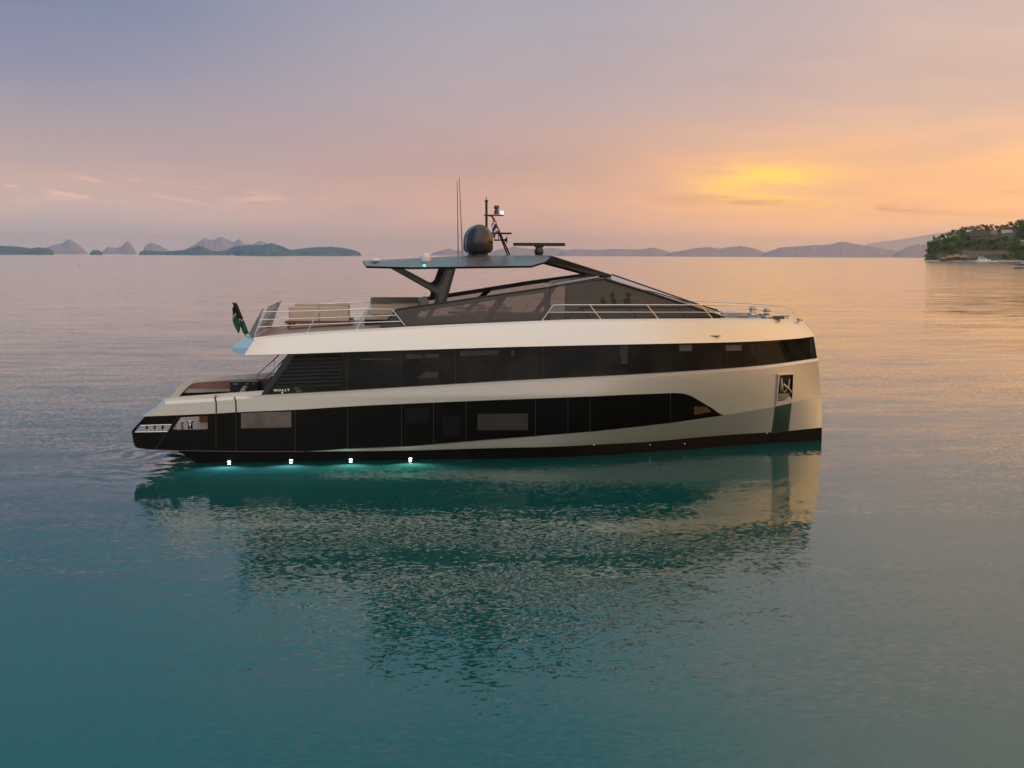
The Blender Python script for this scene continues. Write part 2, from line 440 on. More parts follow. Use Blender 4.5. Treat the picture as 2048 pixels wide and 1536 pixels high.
# ------------------------------------------------------------------ hull form
def sm(a, b, x):
    q = np.clip((np.asarray(x, float) - a) / (b - a), 0, 1); return q * q * (3 - 2 * q)
def stem(z): return np.interp(z, [-1, 0, 0.54, 1.89, 3.37, 4.32, 5.0], [13.52, 13.51, 13.48, 13.39, 13.22, 13.06, 12.56])
def half(x, z):
    """half breadth of the hull at station x, height z"""
    x = np.asarray(x, float); z = np.asarray(z, float)
    k = sm(-9, 1, x)
    Bz = np.interp(z, [-1, 0, 0.5, 1.5, 2.4, 9], [3.2, 3.35, 3.5, 3.68, 3.78, 3.78])
    B = 3.75 * (1 - k) + k * Bz
    Lf = np.interp(z, [0, 0.5, 1.6, 3.0, 4.3, 6], [12.5, 12.0, 11.2, 10.2, 9.4, 9.0])
    p = np.interp(z, [0, 0.5, 1.6, 3.0, 4.3, 6], [1.38, 1.45, 1.7, 2.0, 2.15, 2.2])
    u = np.clip((stem(z) - x) / Lf, 0, 1)
    return B * (1 - (1 - u) ** p)
def hp(px, py, out=0.0):
    """point of the starboard hull side seen at a photo pixel, pushed outboard by out"""
    y = -3.6
    for _ in range(40):
        p = at_y(px, py, y); y = 0.5 * y + 0.5 * (-float(half(p[0], p[2])) - out)
    return at_y(px, py, y)
def pchip(xs, ys):
    xs = np.array(xs); ys = np.array(ys); h = np.diff(xs); d = np.diff(ys) / h; n = len(xs)
    mm = np.zeros(n); mm[0] = d[0]; mm[-1] = d[-1]
    for i in range(1, n - 1):
        if d[i - 1] * d[i] > 0:
            w1 = 2 * h[i] + h[i - 1]; w2 = h[i] + 2 * h[i - 1]; mm[i] = (w1 + w2) / (w1 / d[i - 1] + w2 / d[i])
    def f(x):
        x = np.clip(np.asarray(x, float), xs[0], xs[-1]); i = np.clip(np.searchsorted(xs, x) - 1, 0, n - 2)
        t = (x - xs[i]) / h[i]
        return ys[i] * (1 + 2 * t) * (1 - t) ** 2 + mm[i] * h[i] * t * (1 - t) ** 2 + ys[i + 1] * t * t * (3 - 2 * t) + mm[i + 1] * h[i] * t * t * (t - 1)
    return f
def zrail(pts, stem_px, out=0.0):
    P = [hp(px, py, out) for px, py in pts]
    P.append(at_y(*stem_px, 0.0))
    P.sort(key=lambda q: q[0])
    return pchip([q[0] for q in P], [q[2] for q in P]), P[0][0]
z2, x2 = zrail([(275, 897), (345, 901), (480, 903), (607, 903), (826, 901), (1013, 896), (1190, 891), (1297, 886.5), (1414, 877), (1543, 867)], (1644, 855))
z3a, x3 = zrail([(480, 903), (607, 903), (697, 897.5), (826, 892), (932, 883), (1072, 872), (1190, 862.5), (1342, 845.5), (1449.5, 830), (1550, 813)], (1642, 790.5))
z4a, x4 = zrail([(289, 833), (361, 830), (431, 827), (471, 824.5), (590, 819.6), (696, 813), (868, 805), (1072, 797), (1190, 792.5), (1274, 788.6), (1344, 786), (1363, 786.6), (1381.6, 791.6), (1398, 801), (1421, 814.4), (1449.5, 830)], (1642, 790.5))
z5, x5 = zrail([(330, 808.5), (377, 806), (431, 802.5), (472, 798.5), (519, 796.5), (640, 790.5), (850, 778), (1060, 765.5), (1343, 750.5), (1541, 735)], (1637, 721.5))
z6, x6 = zrail([(488, 710.5), (577, 708), (694, 704), (840, 699.5), (1060, 693), (1343, 687), (1541, 681), (1590, 677.5)], (1630.5, 672.5))
XT = hp(1449.5, 830)[0]
def z3(x): return np.maximum(z3a(x), z2(x))
def z4(x): return np.where(np.asarray(x) >= XT, z3(x), np.maximum(z4a(x), z3(x)))
# upper strake: its top edge leans inboard
def half_top(x): return np.maximum(half(x, 4.9) - 0.30 * sm(-10, -8, x), 0.0) * 1.0
P7 = []
for px, py in [(508, 680.5), (530, 677.5), (612, 670), (713, 664), (813, 658.5), (925.6, 653), (1085.6, 646.3), (1160, 643.5), (1300, 642.3), (1440, 641.5), (1540, 642), (1585, 642.3)]:
    y = -3.3
    for _ in range(40):
        p = at_y(px, py, y); y = 0.5 * y - 0.5 * float(half_top(p[0]))
    P7.append(at_y(px, py, y))
P7.append(at_y(1606, 642.5, -0.02))
P7.sort(key=lambda q: q[0])
z7 = pchip([q[0] for q in P7], [q[2] for q in P7]); X7E = P7[-1][0]
NS = 150
US = 1 - (1 - np.linspace(0, 1, NS)) ** 1.5
def stations(x0, z):
    """station list from x0 to the stem for a rail z(x)"""
    xe = 13.2
    for _ in range(20): xe = float(stem(z(xe)))
    return x0 + (xe - x0) * US
def patch(xa, za, xb, zb, rows, off=0.0, off2=None):
    """surface between two rails (lists of stations), following the hull form"""
    G = []
    for i in range(len(xa)):
        row = []
        for v in np.linspace(0, 1, rows):
            x = xa[i] * (1 - v) + xb[i] * v; z = za[i] * (1 - v) + zb[i] * v
            o = off if off2 is None else off * (1 - v) + off2 * v
            if callable(o): o = o(x, v)
            row.append((x, -max(float(half(x, z)) - o, 0.0), z))
        G.append(row)
    return G

yacht = empty('motor_yacht', (0, 0, 0))
tag(yacht, 'champagne and black motor yacht lying still on calm water, bow to the right', 'yacht')

# --- hull sides
SEAM = 471.5
XW = hp(SEAM, 860)[0]                 # station where the open stern wings begin
s3 = stations(XW, z3); Z3 = z3(s3); Z4 = z4(s3)
hb = MB()
hb.grid(patch(s3, Z3, s3, Z4, 7), skip=lambda i, j: Z4[i] - Z3[i] < 1e-3 and Z4[i + 1] - Z3[i + 1] < 1e-3)
hb.mirror()
hull_glass = hb.build('hull_glazing', M['black'], yacht, smooth=30)
# white: wedge under the glass (with flare), topsides above it
def flare(x, v): return (1 - v) * (0.05 + 0.42 * float(sm(0, 9, x))) * min(1.0, float(half(x, 1.0)) / 1.6)
hw = MB()
s2 = stations(-13.2, z2); S2W = XW + (s2[-1] - XW) * US
Z2 = z2(S2W)
hw.grid(patch(S2W, Z2, s3, Z3, 5, off=0, off2=None) if False else [[(a * (1 - v) + b * v, -max(float(half(a * (1 - v) + b * v, za * (1 - v) + zb * v)) - flare(a, v) * min(1.0, (zb - za) / 0.25), 0.0), za * (1 - v) + zb * v) for v in np.linspace(0, 1, 6)] for a, b, za, zb in zip(S2W, s3, Z2, Z3)],
        skip=lambda i, j: Z3[i] - Z2[i] < 1e-3 and Z3[i + 1] - Z2[i + 1] < 1e-3)
x5s = max(x5, -12.75)
s4 = stations(x4, z4)
s5 = stations(x5s, z5); Z5 = z5(s5)
Z4f = z4(s4)
hw.grid(patch(s4, Z4f, s5, Z5, 9))
# rounded bevel and cap of the sheer
capin = []
for i in range(NS):
    x = s5[i]; z = Z5[i]; hbk = float(half(x, z)); e = min(1.0, hbk / 0.5)
    capin.append([(x, -hbk, z), (x - 0.01, -max(hbk - 0.11, 0), z + 0.095), (x - 0.03, -max(hbk - 0.20, 0), z + 0.105), (x - 0.05, -max(hbk - 0.42 * e, 0), z + 0.105)])
hw.grid(capin)
# after end of the white topside: bevelled return facing aft
end = [np.array(p) for p in patch(s4, Z4f, s5, Z5, 9)[0]] + [np.array(p) for p in capin[0][1:]]
inn = [p + np.array([-0.10, 0.10, 0.03]) for p in end]; inn2 = [p + np.array([-0.06, 0.40, 0.03]) for p in end]
hw.grid([end, inn, inn2])
hw.mirror()
hull = hw.build('hull', M['paint'], yacht, smooth=18)
# white inner frame and wood band of the port and starboard bulwarks, seen across the cockpit
FO = [(332, 803), (365, 767), (370, 762.5), (377, 759), (388, 756), (516, 747), (552, 744.4), (539, 757), (463, 761), (396, 765), (384, 767.5), (375, 773.5), (350, 802)]
LO = [(384, 767.5), (396, 765), (463, 761), (539, 757), (539, 772), (463, 777), (373, 778), (375, 773.5)]
for s in (1, -1):
    f3 = np.array([1, s, 1])
    MB().poly([FO], lambda a, b: (at_y(a, b, 3.36) + np.array([0.0 if s > 0 else 0.30, 0, 0])) * f3, (0, 0.05 * s, 0)).build('bulwark_frame', M['paint'], yacht)
    MB().poly([LO], lambda a, b: at_y(a, b, 3.39) * f3, (0, 0.03 * s, 0)).build('bulwark_lining', M['lining'], yacht)
# stern wings: thick black plates with two openings each
def wing_pt(px, py): return at_y(px, py, -3.75)
W_out = [(263, 863), (266, 858.5), (289.5, 833), (361, 829.8), (431, 826.8), (SEAM, 824.3), (SEAM, 902.5), (345, 901), (290, 898), (275, 896.5), (269, 892), (266.5, 884)]
W_h1 = [(281, 851), (343, 849.3), (335, 863.3), (269.5, 864.2)]
W_h2 = [(361, 835), (415, 832), (415, 858.7), (344, 860)]
for nm, sgn in (('stern_wing', 1), ('stern_wing', -1)):
    q = MB(); q.poly([W_out, W_h1, W_h2], wing_pt, (0, 0.32, 0))
    if sgn < 0: q.v = [(x, -y, z) for x, y, z in q.v]; q.f = [tuple(reversed(f)) for f in q.f]
    wing = q.build(nm, M['black'], yacht, bevel=0.02)
    tr = MB()
    if sgn > 0:
        a = [wing_pt(*p) for p in W_h1]; tr.tube([*a, a[0]], 0.018, 6)
    else:
        a = [wing_pt(*p) * np.array([1, -1, 1]) for p in W_h1]; tr.tube([*a, a[0]], 0.018, 6)
    tr.build('opening_trim', M['rail'], wing)
# panel seams of the black sides
sl = MB()
for px, ya, yb in [(590, 820, 902.5), (695, 813.5, 896.5), (803, 808.5, 892), (867, 805.5, 889), (932, 803, 882), (1071, 797.5, 871), (1136, 795, 866), (1180, 793, 862.5), (1341, 786.5, 845)]:
    for k in range(1):
        P = [hp(px + (1.2 if j else 0) * 0, ya + (yb - ya) * j / 5, 0.003) for j in range(6)]
        sl.tube(P, 0.007, 4)
P = [np.array(wing_pt(px, py)) - np.array([0, 0.004, 0]) for px, py in [(357, 830.5), (342, 853)]]; sl.tube(P, 0.007, 4)
P = [np.array(wing_pt(px, py)) - np.array([0, 0.004, 0]) for px, py in [(335, 864), (311, 898)]]; sl.tube(P, 0.009, 4)
P = [np.array(wing_pt(SEAM - 39.5, py)) - np.array([0, 0.004, 0]) for py in (828, 900)]; sl.tube(P, 0.007, 4)
P = [np.array(wing_pt(SEAM, py)) - np.array([0, 0.004, 0]) for py in (826, 900)]; sl.tube(P, 0.007, 4)
sl.build_each('panel_seam', mat('seam_grey', (0.05, 0.05, 0.052), 0.4), yacht)
# chine line along the lower edge of the black side
ch = MB()
P = [hp(px, py, 0.01) for px, py in [(290, 898.3), (345, 901.2), (480, 903.2), (607, 903.2)]]; ch.tube(P, 0.012, 5)
P = [hp(px, py, 0.005) for px, py in [(697, 898), (826, 892.4), (932, 883.5), (1072, 872.4), (1190, 863), (1342, 846), (1449, 830.4)]]; ch.tube(P, 0.010, 5)
ch.build('chine_strip', mat('chine_grey', (0.10, 0.10, 0.10), 0.35, 0.6), yacht)
# gate of the starboard bulwark (two dark gaps in the white strake)
gp = MB()
for px in (431.5, 471.0):
    P = [hp(px + 1.2, 826, 0.012), hp(px + 0.8, 806, 0.012), hp(px, 801, 0.012)]
    q = P[-1]; P += [np.array([q[0] - 0.04, q[1] + 0.06, q[2] + 0.10]), np.array([q[0] - 0.06, q[1] + 0.42, q[2] + 0.125])]
    gp.tube(P, 0.028, 5)
gp.build_each('bulwark_gate_gap', M['matblack'], yacht)

# lighter panes in the black side
def side_pane(name, quad, m, out=0.006, n=8):
    a, b, c, d = [np.array(q, float) for q in quad]
    G = [[hp(*((a * (1 - u) + b * u) * (1 - v) + (d * (1 - u) + c * u) * v), out) for v in np.linspace(0, 1, 4)] for u in np.linspace(0, 1, n)]
    return MB().grid(G).build(name, m, yacht, smooth=30)
side_pane('window', [(482, 825.5), (582.5, 823), (582.5, 854.5), (482, 857)], M['pane_lit'])
side_pane('window', [(955.5, 828), (1056.5, 827), (1055.5, 860), (955, 860.5)], M['pane'])
side_pane('window', [(885, 833), (921, 832), (921, 870), (886, 872)], mat('dim_window_pane', (0.010, 0.009, 0.0085), 0.1, 0, 0.2))
side_pane('window', [(811, 817), (858, 815), (858, 846), (811, 848)], mat('dim_window_pane', (0.008, 0.0075, 0.007), 0.1, 0, 0.2))
side_pane('window', [(1389, 813), (1412, 812.5), (1422, 820), (1421.5, 825), (1389, 830)][:4][:1] + [(1413, 813.5), (1422.5, 823.5), (1388, 830)], M['pane_warm'])

# --- bottom (black), recessed under the stern
bt = MB()
sb = stations(-11.6, z2); Zb = z2(sb)
G = []
for i, x in enumerate(sb):
    z = float(Zb[i]); rec = 0.42 * (1 - float(sm(-8, 0, x))) + 0.03; fl = flare(x, 0)
    yt = max(float(half(x, z)) - fl * min(1.0, float(z3(x) - z) / 0.25), 0)
    hb0 = min(float(half(x, 0)), yt)
    rake = (1 - US[i]) ** 8 * 0.55
    G.append([(x - 0.45 * (1 - US[i]) ** 8, -yt + 0.002, z - 0.004), (x - 0.42 * (1 - US[i]) ** 8, -max(yt - rec, 0), z - 0.02), (x + rake * .6, -max(hb0 - rec * 0.9, 0), 0.0), (x + rake, -max(hb0 - rec - 0.1, 0), -0.9)])
bt.grid(G)
bt.mirror()
bt.grid([[G[0][k], (G[0][k][0], -G[0][k][1], G[0][k][2])] for k in range(4)])
bottom = bt.build('bottom_paint', M['bottom'], yacht, smooth=30)
# little fittings along the boot top
ft = MB()
for px, py in [(1188, 889.5), (1299.5, 889.5), (1369, 887), (1533.5, 866)]:
    p = hp(px, py, -0.18); ft.lathe((p[0], p[1], p[2]), [(0.0, -0.04), (0.024, -0.04), (0.024, 0.02), (0.0, 0.03)], 10, 'Y')
ft.build_each('drain_fitting', M['chrome'], yacht)

# --- glass band of the main deck
sg = stations(hp(531, 790)[0], lambda x: z5(x) + 0.10)
st6 = stations(hp(592, 708)[0], z6)
xg = sg - 0.03; zg = z5(sg) + 0.10; xt = st6 - 0.06; zt = z6(st6) + 0.01
band = MB().grid(patch(xg, zg, xt, zt, 8, off=0.20)).mirror().build('main_deck_glazing', M['dark'], yacht, smooth=30)
def bandp(px, py, out=0.0): return hp(px, py, -0.20 + out)
bs = MB()
for px, ya, yb in [(694, 705, 786), (803, 701.5, 779.5), (911, 698, 773), (1086, 693, 762.5)]:
    bs.tube([bandp(px, ya + (yb - ya) * j / 4, 0.004) for j in range(5)], 0.007, 4)
bs.build_each('glazing_seam', mat('seam_dark', (0.04, 0.04, 0.04), 0.4), yacht)
lv = MB()
for k in range(9):
    for (xa, xb) in ((None, 622), (626, 682)):
        y = 714 + k * 7.4
        x0 = 583 - (y - 716) * 0.62 if xa is None else xa
        ys = (xb - 600) * -0.035
        P = [bandp(x0 + (xb - x0) * j / 3, y - (x0 + (xb - x0) * j / 3 - 600) * 0.035, 0.012) for j in range(4)]
        lv.grid([[p + np.array([0, 0, 0.035]), p + np.array([0, -0.025, -0.005]), p + np.array([0, 0, -0.03])] for p in P])
lv.build('louvre', mat('louvre_black', (0.007, 0.007, 0.008), 0.4, 0, 0.25), band)
def band_pane(quad, m, n=6):
    a, b, c, d = [np.array(q, float) for q in quad]
    G = [[bandp(*((a * (1 - u) + b * u) * (1 - v) + (d * (1 - u) + c * u) * v), 0.006) for v in np.linspace(0, 1, 4)] for u in np.linspace(0, 1, n)]
    return MB().grid(G).build('window', m, band, smooth=30)
P1 = mat('interior_glow_pane', (0.085, 0.082, 0.078), 0.15, vary=0.2); P2 = mat('interior_dim_pane', (0.022, 0.021, 0.020), 0.12, vary=0.3, vscale=4)
for quad, mm in [([(1359, 689.5), (1384, 689), (1383.5, 702), (1359, 702)], P1), ([(1451.5, 690), (1483, 689.5), (1483, 701), (1451.5, 701.5)], P1),
                 ([(1240, 691.5), (1256, 691), (1255, 728), (1242, 728)], P2), ([(812, 708.5), (843, 708), (843, 717), (812, 718)], P2), ([(849, 708), (878, 707.5), (878, 715.5), (849, 716)], P2),
                 ([(920, 702), (996, 700.5), (996, 709), (920, 713)], P2), ([(1022, 701), (1029, 700.8), (1028, 711), (1023, 711)], P2), ([(850, 744), (876, 744), (876, 756), (834, 757)], P2), ([(721, 717), (786, 716), (786, 719), (721, 720)], P2)]:
    band_pane(quad, mm)
# builder's lettering low on the after glass
def text_obj(body, size, loc, rot, m, parent, name):
    cu = bpy.data.curves.new(name, 'FONT'); cu.body = body; cu.size = size; cu.extrude = 0.006; cu.align_x = 'CENTER'; cu.space_character = 1.15
    cu.offset = 0.002
    to = bpy.data.objects.new(name, cu); COL.objects.link(to)
    dg = bpy.context.evaluated_depsgraph_get(); dg.update()
    me = bpy.data.meshes.new_from_object(to.evaluated_get(dg))
    bpy.data.objects.remove(to)
    o = bpy.data.objects.new(name, me); COL.objects.link(o); me.materials.clear(); me.materials.append(m)
    me.transform(Matrix.Scale(1.35, 4, (1, 0, 0)))
    o.location = loc; o.rotation_euler = rot; o.parent = parent
    return o
lp = bandp(563.5, 782.5, 0.012)
text_obj('WALLY', 0.122, lp, (R(90), R(-2), 0), M['text'], band, 'lettering')
em = MB(); p = bandp(564, 785.5, 0.012); em.hexa([p + np.array(q) for q in [(-0.03, 0, 0.01), (0.04, 0, 0.03), (0.04, 0, -0.01), (-0.005, 0, -0.03)]], [p + np.array(q) for q in [(-0.03, -0.01, 0.01), (0.04, -0.01, 0.03), (0.04, -0.01, -0.01), (-0.005, -0.01, -0.03)]])
em.build('emblem', M['text'], band)
for a in [[(587, 775), (597, 774.5), (599, 778), (589, 778.5)], [(591, 781), (602, 780), (604, 783), (593, 784)]]: band_pane(a, P1, 3)

# raked fin where the main deck house ends
fin = MB().poly([[(520, 792.5), (575, 708.5), (593, 708), (532, 791)]], lambda a, b: at_y(a, b, -3.58), (0, 0.35, 0)).mirror()
fin.build_each('raked_fin', mat('fin_gloss_sky_tint', (0.010, 0.014, 0.020), 0.15, 0, 0.5), yacht, bevel=0.03)  # base colour tinted blue for the sky it mirrors
fe = MB()
e0, e1_, e2_, e3 = at_y(520, 792.5, -3.32), at_y(575, 708.5, -3.32), at_y(585, 708.3, -3.585), at_y(528, 791.5, -3.585)
fe.hexa([e0, e1_, e2_, e3], [p + np.array([0.05, 0.03, 0]) for p in (e0, e1_, e2_, e3)]); fe.mirror()
fe.build_each('fin_edge', mat('fin_edge_sky_tint', (0.04, 0.085, 0.13), 0.2, 0, 0.8), yacht)  # reflected blue sky put into the facet's colour
# after wall of the main deck house
fa, fb = at_y(532, 790, -3.3), at_y(593, 708, -3.3)
MB().grid([[(fa[0] + 0.35, -3.35, 1.25), (fa[0] + 0.35, 3.35, 1.25)], [(fb[0] + 0.5, -3.35, fb[2]), (fb[0] + 0.5, 3.35, fb[2])]]).build('saloon_door_glass', M['black'], yacht)

# --- upper strake
su6 = stations(hp(488, 710.5)[0], z6); Z6 = z6(su6)
x70 = P7[0][0]; su7 = x70 + (X7E - x70) * US; Z7 = z7(su7)
uw = MB(); G = []
for i in range(NS):
    xa, za, ya = su6[i], Z6[i], float(half(su6[i], Z6[i])); xb, zb, yb = su7[i], Z7[i], float(half_top(su7[i]))
    if i == NS - 1: ya = yb = 0.0
    row = [(xa - 0.01, -max(ya - 0.32, 0), za + 0.02), (xa, -max(ya - 0.03, 0), za - 0.012), (xa, -ya, za)]
    for v in (0.25, 0.5, 0.75, 1.0):
        bul = 0.006 * math.sin(v * math.pi) * min(1, ya)
        row.append((xa * (1 - v) + xb * v, -(ya * (1 - v) + yb * v + bul), za * (1 - v) + zb * v))
    row += [(xb - 0.02, -max(yb - 0.10, 0), zb + 0.085), (xb - 0.03, -max(yb - 0.20, 0), zb + 0.09), (xb - 0.03, -max(yb - 0.21, 0), zb - 0.10)]
    G.append(row)
uw.grid(G)
uw.mirror()
# after end: blue-grey corner facets and transom
A0, A1, B0 = at_y(462.5, 696, -2.75), at_y(464.5, 703, -2.75), at_y(490.5, 673, -2.6)
D1, D0, C0 = np.array(G[0][2]), np.array(G[0][4]), np.array(G[0][6])
D1 = np.array([D1[0], -3.75, D1[2]])
mir = lambda p: np.array([p[0], -p[1], p[2]])
u1 = np.array([-8.6, -2.7, D1[2] + 0.03])
cols = [[np.array(G[0][2]) , D0, C0, np.array(G[0][8])], [A1, A0, B0, B0 + np.array([0.25, 0, 0.02])]]
cols += [[mir(p) for p in c] for c in reversed(cols)]
uw.grid(cols)
# underside (soffit)
us = MB().grid([[(x - 0.01, -max(float(half(x, z)) - 0.02, 0), z + 0.015), (x - 0.01, max(float(half(x, z)) - 0.02, 0), z + 0.015)] for x, z in zip(su6, Z6)])
us.add([A1, mir(A1), (su6[0], 3.73, Z6[0] + 0.01), (su6[0], -3.73, Z6[0] + 0.01)], [(0, 1, 2, 3)])
us.build('soffit', mat('soffit_grey', (0.12, 0.12, 0.12), 0.5), yacht)
strake = uw.build('upper_bulwark', M['paint'], yacht, smooth=16)

# --- decks
zd = lambda x: float(z7(x)) + 0.06
XI0, XI1 = -4.3, 8.3            # deck well inside the deckhouse
dk = MB()
xs = np.linspace(x70 + 0.05, XI0, 20)
dk.grid([[(x, y, zd(x) + 0.03 * (1 - (y / 3.6) ** 2)) for y in np.linspace(-float(half_top(x)) + 0.15, float(half_top(x)) - 0.15, 9)] for x in xs])
dk.add([(x70 + 0.05, -3.3, zd(x70)), (x70 + 0.05, 3.3, zd(x70)), (B0[0] + 0.25, 2.6, zd(x70)), (B0[0] + 0.25, -2.6, zd(x70))], [(0, 1, 2, 3)])
dk.build('teak_deck', M['teak'], yacht)
fd = MB()
xs = np.linspace(XI0, XI1, 24)
for s in (-1, 1):
    fd.grid([[(x, s * yy, zd(x)) for yy in (3.0 - 1.0 * sm(2, 8.3, x), max(float(half_top(x)) - 0.15, 0))] for x in xs])
xs = XI1 + (X7E - 0.06 - XI1) * US[::5]
fd.grid([[(x, y, zd(x) + 0.02 * (1 - k * k)) for k, y in ((k, k * max(float(half_top(x)) - 0.12, 0)) for k in np.linspace(-1, 1, 7))] for x in xs])
fd.build('foredeck', M['foredeck'], yacht)
FLZ = 4.55
wl = MB()
xs = np.linspace(XI0, XI1, 24)
wl.grid([[(x, -(3.0 - 1.0 * float(sm(2, 8.3, x))), zd(x)), (x, -(3.0 - 1.0 * float(sm(2, 8.3, x))), FLZ)] for x in xs]).mirror()
wl.build('deckhouse_sill', M['grey'], yacht)
MB().add([(XI0 - 0.1, -3.0, FLZ), (XI1, -3.0, FLZ), (XI1, 3.0, FLZ), (XI0 - 0.1, 3.0, FLZ)], [(0, 1, 2, 3)]).build('deckhouse_floor', M['teak'], yacht)
# cockpit (stern) deck and platform
DZ = 1.15
ck = MB(); ck.box((-11.05, 0, DZ - 0.05), (4.4, 6.78, 0.1)); ck.build('cockpit_deck', M['teak'], yacht)
tb = MB(); tb.hexa([(-13.15, -3.42, 0.70), (-13.15, 3.42, 0.70), (-9.0, 3.42, 0.45), (-9.0, -3.42, 0.45)], [(-13.2, -3.42, DZ - 0.12), (-13.2, 3.42, DZ - 0.12), (-9.0, 3.42, DZ - 0.12), (-9.0, -3.42, DZ - 0.12)])
tb.build('stern_platform', M['matblack'], yacht)
cb = MB(); cb.box((-10.2, 2.95, 1.74), (1.15, 0.7, 1.18)); cab = cb.build('cockpit_cabinet', M['matblack'], yacht, bevel=0.02)
for k, (dx, ww) in enumerate([(-0.35, 0.22), (0.12, 0.1), (0.38, 0.1)]):
    MB().box((-10.2 + dx, 2.595, 2.24), (ww, 0.01, 0.03)).build('switch_label', M['lightgrey'], cab)

# mooring bollards and posts at the stern
def bollard(name, x, y, h, r, parent):
    return MB().lathe((x, y, DZ), [(0, 0), (r * 1.5, 0), (r * 1.5, 0.03), (r * 0.8, 0.06), (r * 0.75, h * 0.7), (r * 1.25, h * 0.86), (r * 1.25, h), (0, h + 0.01)], 14).build(name, M['chrome'], parent, smooth=40)
for sg_ in (-1, 1):
    for px in (294, 309.5, 325.5):
        x = at_y(px, 860, -3.1)[0]; bollard('bollard', x, 3.1 * sg_, 0.30, 0.07, yacht)
    for px in (350.5, 364.5, 380.5):
        x = at_y(px, 856, -2.9)[0]; bollard('bollard', x, 2.9 * sg_, 0.30 if px < 370 else 0.34, 0.05 if px < 370 else 0.12, yacht)
hr = MB()
hr.tube([at_y(516, 791, -3.2), at_y(516, 748, -3.2), at_y(558, 710, -3.2)], 0.018, 6)
hr.tube([at_y(525, 774, -3.2), at_y(525, 762, -3.2), at_y(576, 712, -3.2)], 0.015, 6)
hr.mirror().build_each('stair_handrail', M['matblack'], yacht)

# --- anchor pocket and polished chafe plate at the bow
def flat(quad, out, m, name, parent, n=6):
    a, b, c, d = [np.array(q, float) for q in quad]
    G = [[hp(*((a * (1 - u) + b * u) * (1 - v) + (d * (1 - u) + c * u) * v), out) for v in np.linspace(0, 1, n)] for u in np.linspace(0, 1, n)]
    return MB().grid(G).build(name, m, parent, smooth=30)
G = []
def lowp(px, py, out):
    p = hp(px, py, out)
    for _ in range(12):
        z = p[2]; v = np.clip((z - float(z2(p[0]))) / max(float(z3(p[0]) - z2(p[0])), 0.05), 0, 1)
        p = hp(px, py, out - flare(p[0], v))
    return p
a, b, c, d = [np.array(q, float) for q in [(1550, 814), (1583.5, 806.5), (1577.5, 861), (1543, 867.5)]]
chafe = MB().grid([[lowp(*((a * (1 - u) + b * u) * (1 - v) + (d * (1 - u) + c * u) * v), 0.012) for v in np.linspace(0, 1, 8)] for u in np.linspace(0, 1, 6)]).build('chafe_plate', mat('chafe_steel', (0.30, 0.32, 0.28), 0.12, 1.0, bump=0.12, bscale=14), yacht, smooth=40)
fq = [(1557, 748), (1589, 746.5), (1586, 803), (1552.5, 812)]
iq = [(1559.5, 750.5), (1586.5, 749), (1584.5, 798.5), (1555, 803)]
def ringm(o, i_, out1, out2):
    q = MB(); n = len(o)
    O = [hp(*p, out1) for p in o]; I = [hp(*p, out1) for p in i_]; B = [hp(*p, out2) for p in o]; IB = [hp(*p, out2) for p in i_]
    for k in range(n):
        l = (k + 1) % n
        q.add([O[k], O[l], I[l], I[k]], [(0, 1, 2, 3)]); q.add([O[k], O[l], B[l], B[k]], [(0, 1, 2, 3)]); q.add([I[k], I[l], IB[l], IB[k]], [(0, 1, 2, 3)])
    return q
pocket = flat(iq, 0.012, mat('pocket_painted_shade', (0.006, 0.006, 0.006), 0.3, 0, 0.3), 'anchor_pocket', yacht)  # flat black plate on the hull imitates the shaded recess
ringm(fq, iq, 0.10, -0.02).build('pocket_frame', M['paint'], pocket)
an = MB()
def hq(px, py, out=0.05): return hp(px, py, out)
an.tube([hq(1562, 755), hq(1563, 770), hq(1563, 780), hq(1568, 785)], [0.05, 0.07, 0.08, 0.05], 8)
an.tube([hq(1566, 768), hq(1575, 776), hq(1585, 787)], [0.05, 0.05, 0.04], 8)
an.tube([hq(1570, 784), hq(1577, 774), hq(1579, 758)], [0.03, 0.035, 0.03], 8)
an.build('anchor', mat('anchor_steel', (0.55, 0.52, 0.5), 0.28, 1.0), pocket, smooth=40)
MB().hexa([hq(*p, 0.02) for p in [(1556.5, 787), (1580, 787), (1572, 800), (1555.5, 801)]], [hq(*p, 0.11) for p in [(1556.5, 787), (1580, 787), (1572, 800), (1555.5, 801)]]).build('anchor_fluke', mat('fluke_steel', (0.32, 0.30, 0.29), 0.35, 1.0), pocket)
MB().hexa([hq(*p, 0.02) for p in [(1569, 801), (1579, 791), (1584, 798), (1583, 801)]], [hq(*p, 0.12) for p in [(1569, 801), (1579, 791), (1584, 798), (1583, 801)]]).build('anchor_tip', M['lightgrey'], pocket)

# --- deckhouse
PN = (0, 1.0, -0.5); PP0 = (0, -3.2, 5.1)          # plane of the starboard glazing, leaning inboard
def hs(px, py): return at_plane(px, py, PP0, PN)
QA, QB, QC = hs(1132, 570.3), hs(1132, 640), at_y(1439, 632.5, -2.2)
QN = np.cross(QB - QA, QC - QA)
def hs2(px, py): return at_plane(px, py, QA, QN) if px > 1131.5 else hs(px, py)
def plate(loops, m, name, parent, t=0.03, both=True, push=0.0):
    q = MB(); q.poly(loops, lambda a, b: hs(a, b) + np.array([0, -push, 0]), (0, t, 0))
    o = q.build(name, m, parent)
    if both:
        q2 = MB(); q2.poly(loops, lambda a, b: hs(a, b) + np.array([0, -push, 0]), (0, t, 0))
        q2.v = [(x, -y, z) for x, y, z in q2.v]; q2.f = [tuple(reversed(f)) for f in q2.f]
        q2.build(name, m, parent)
    return o
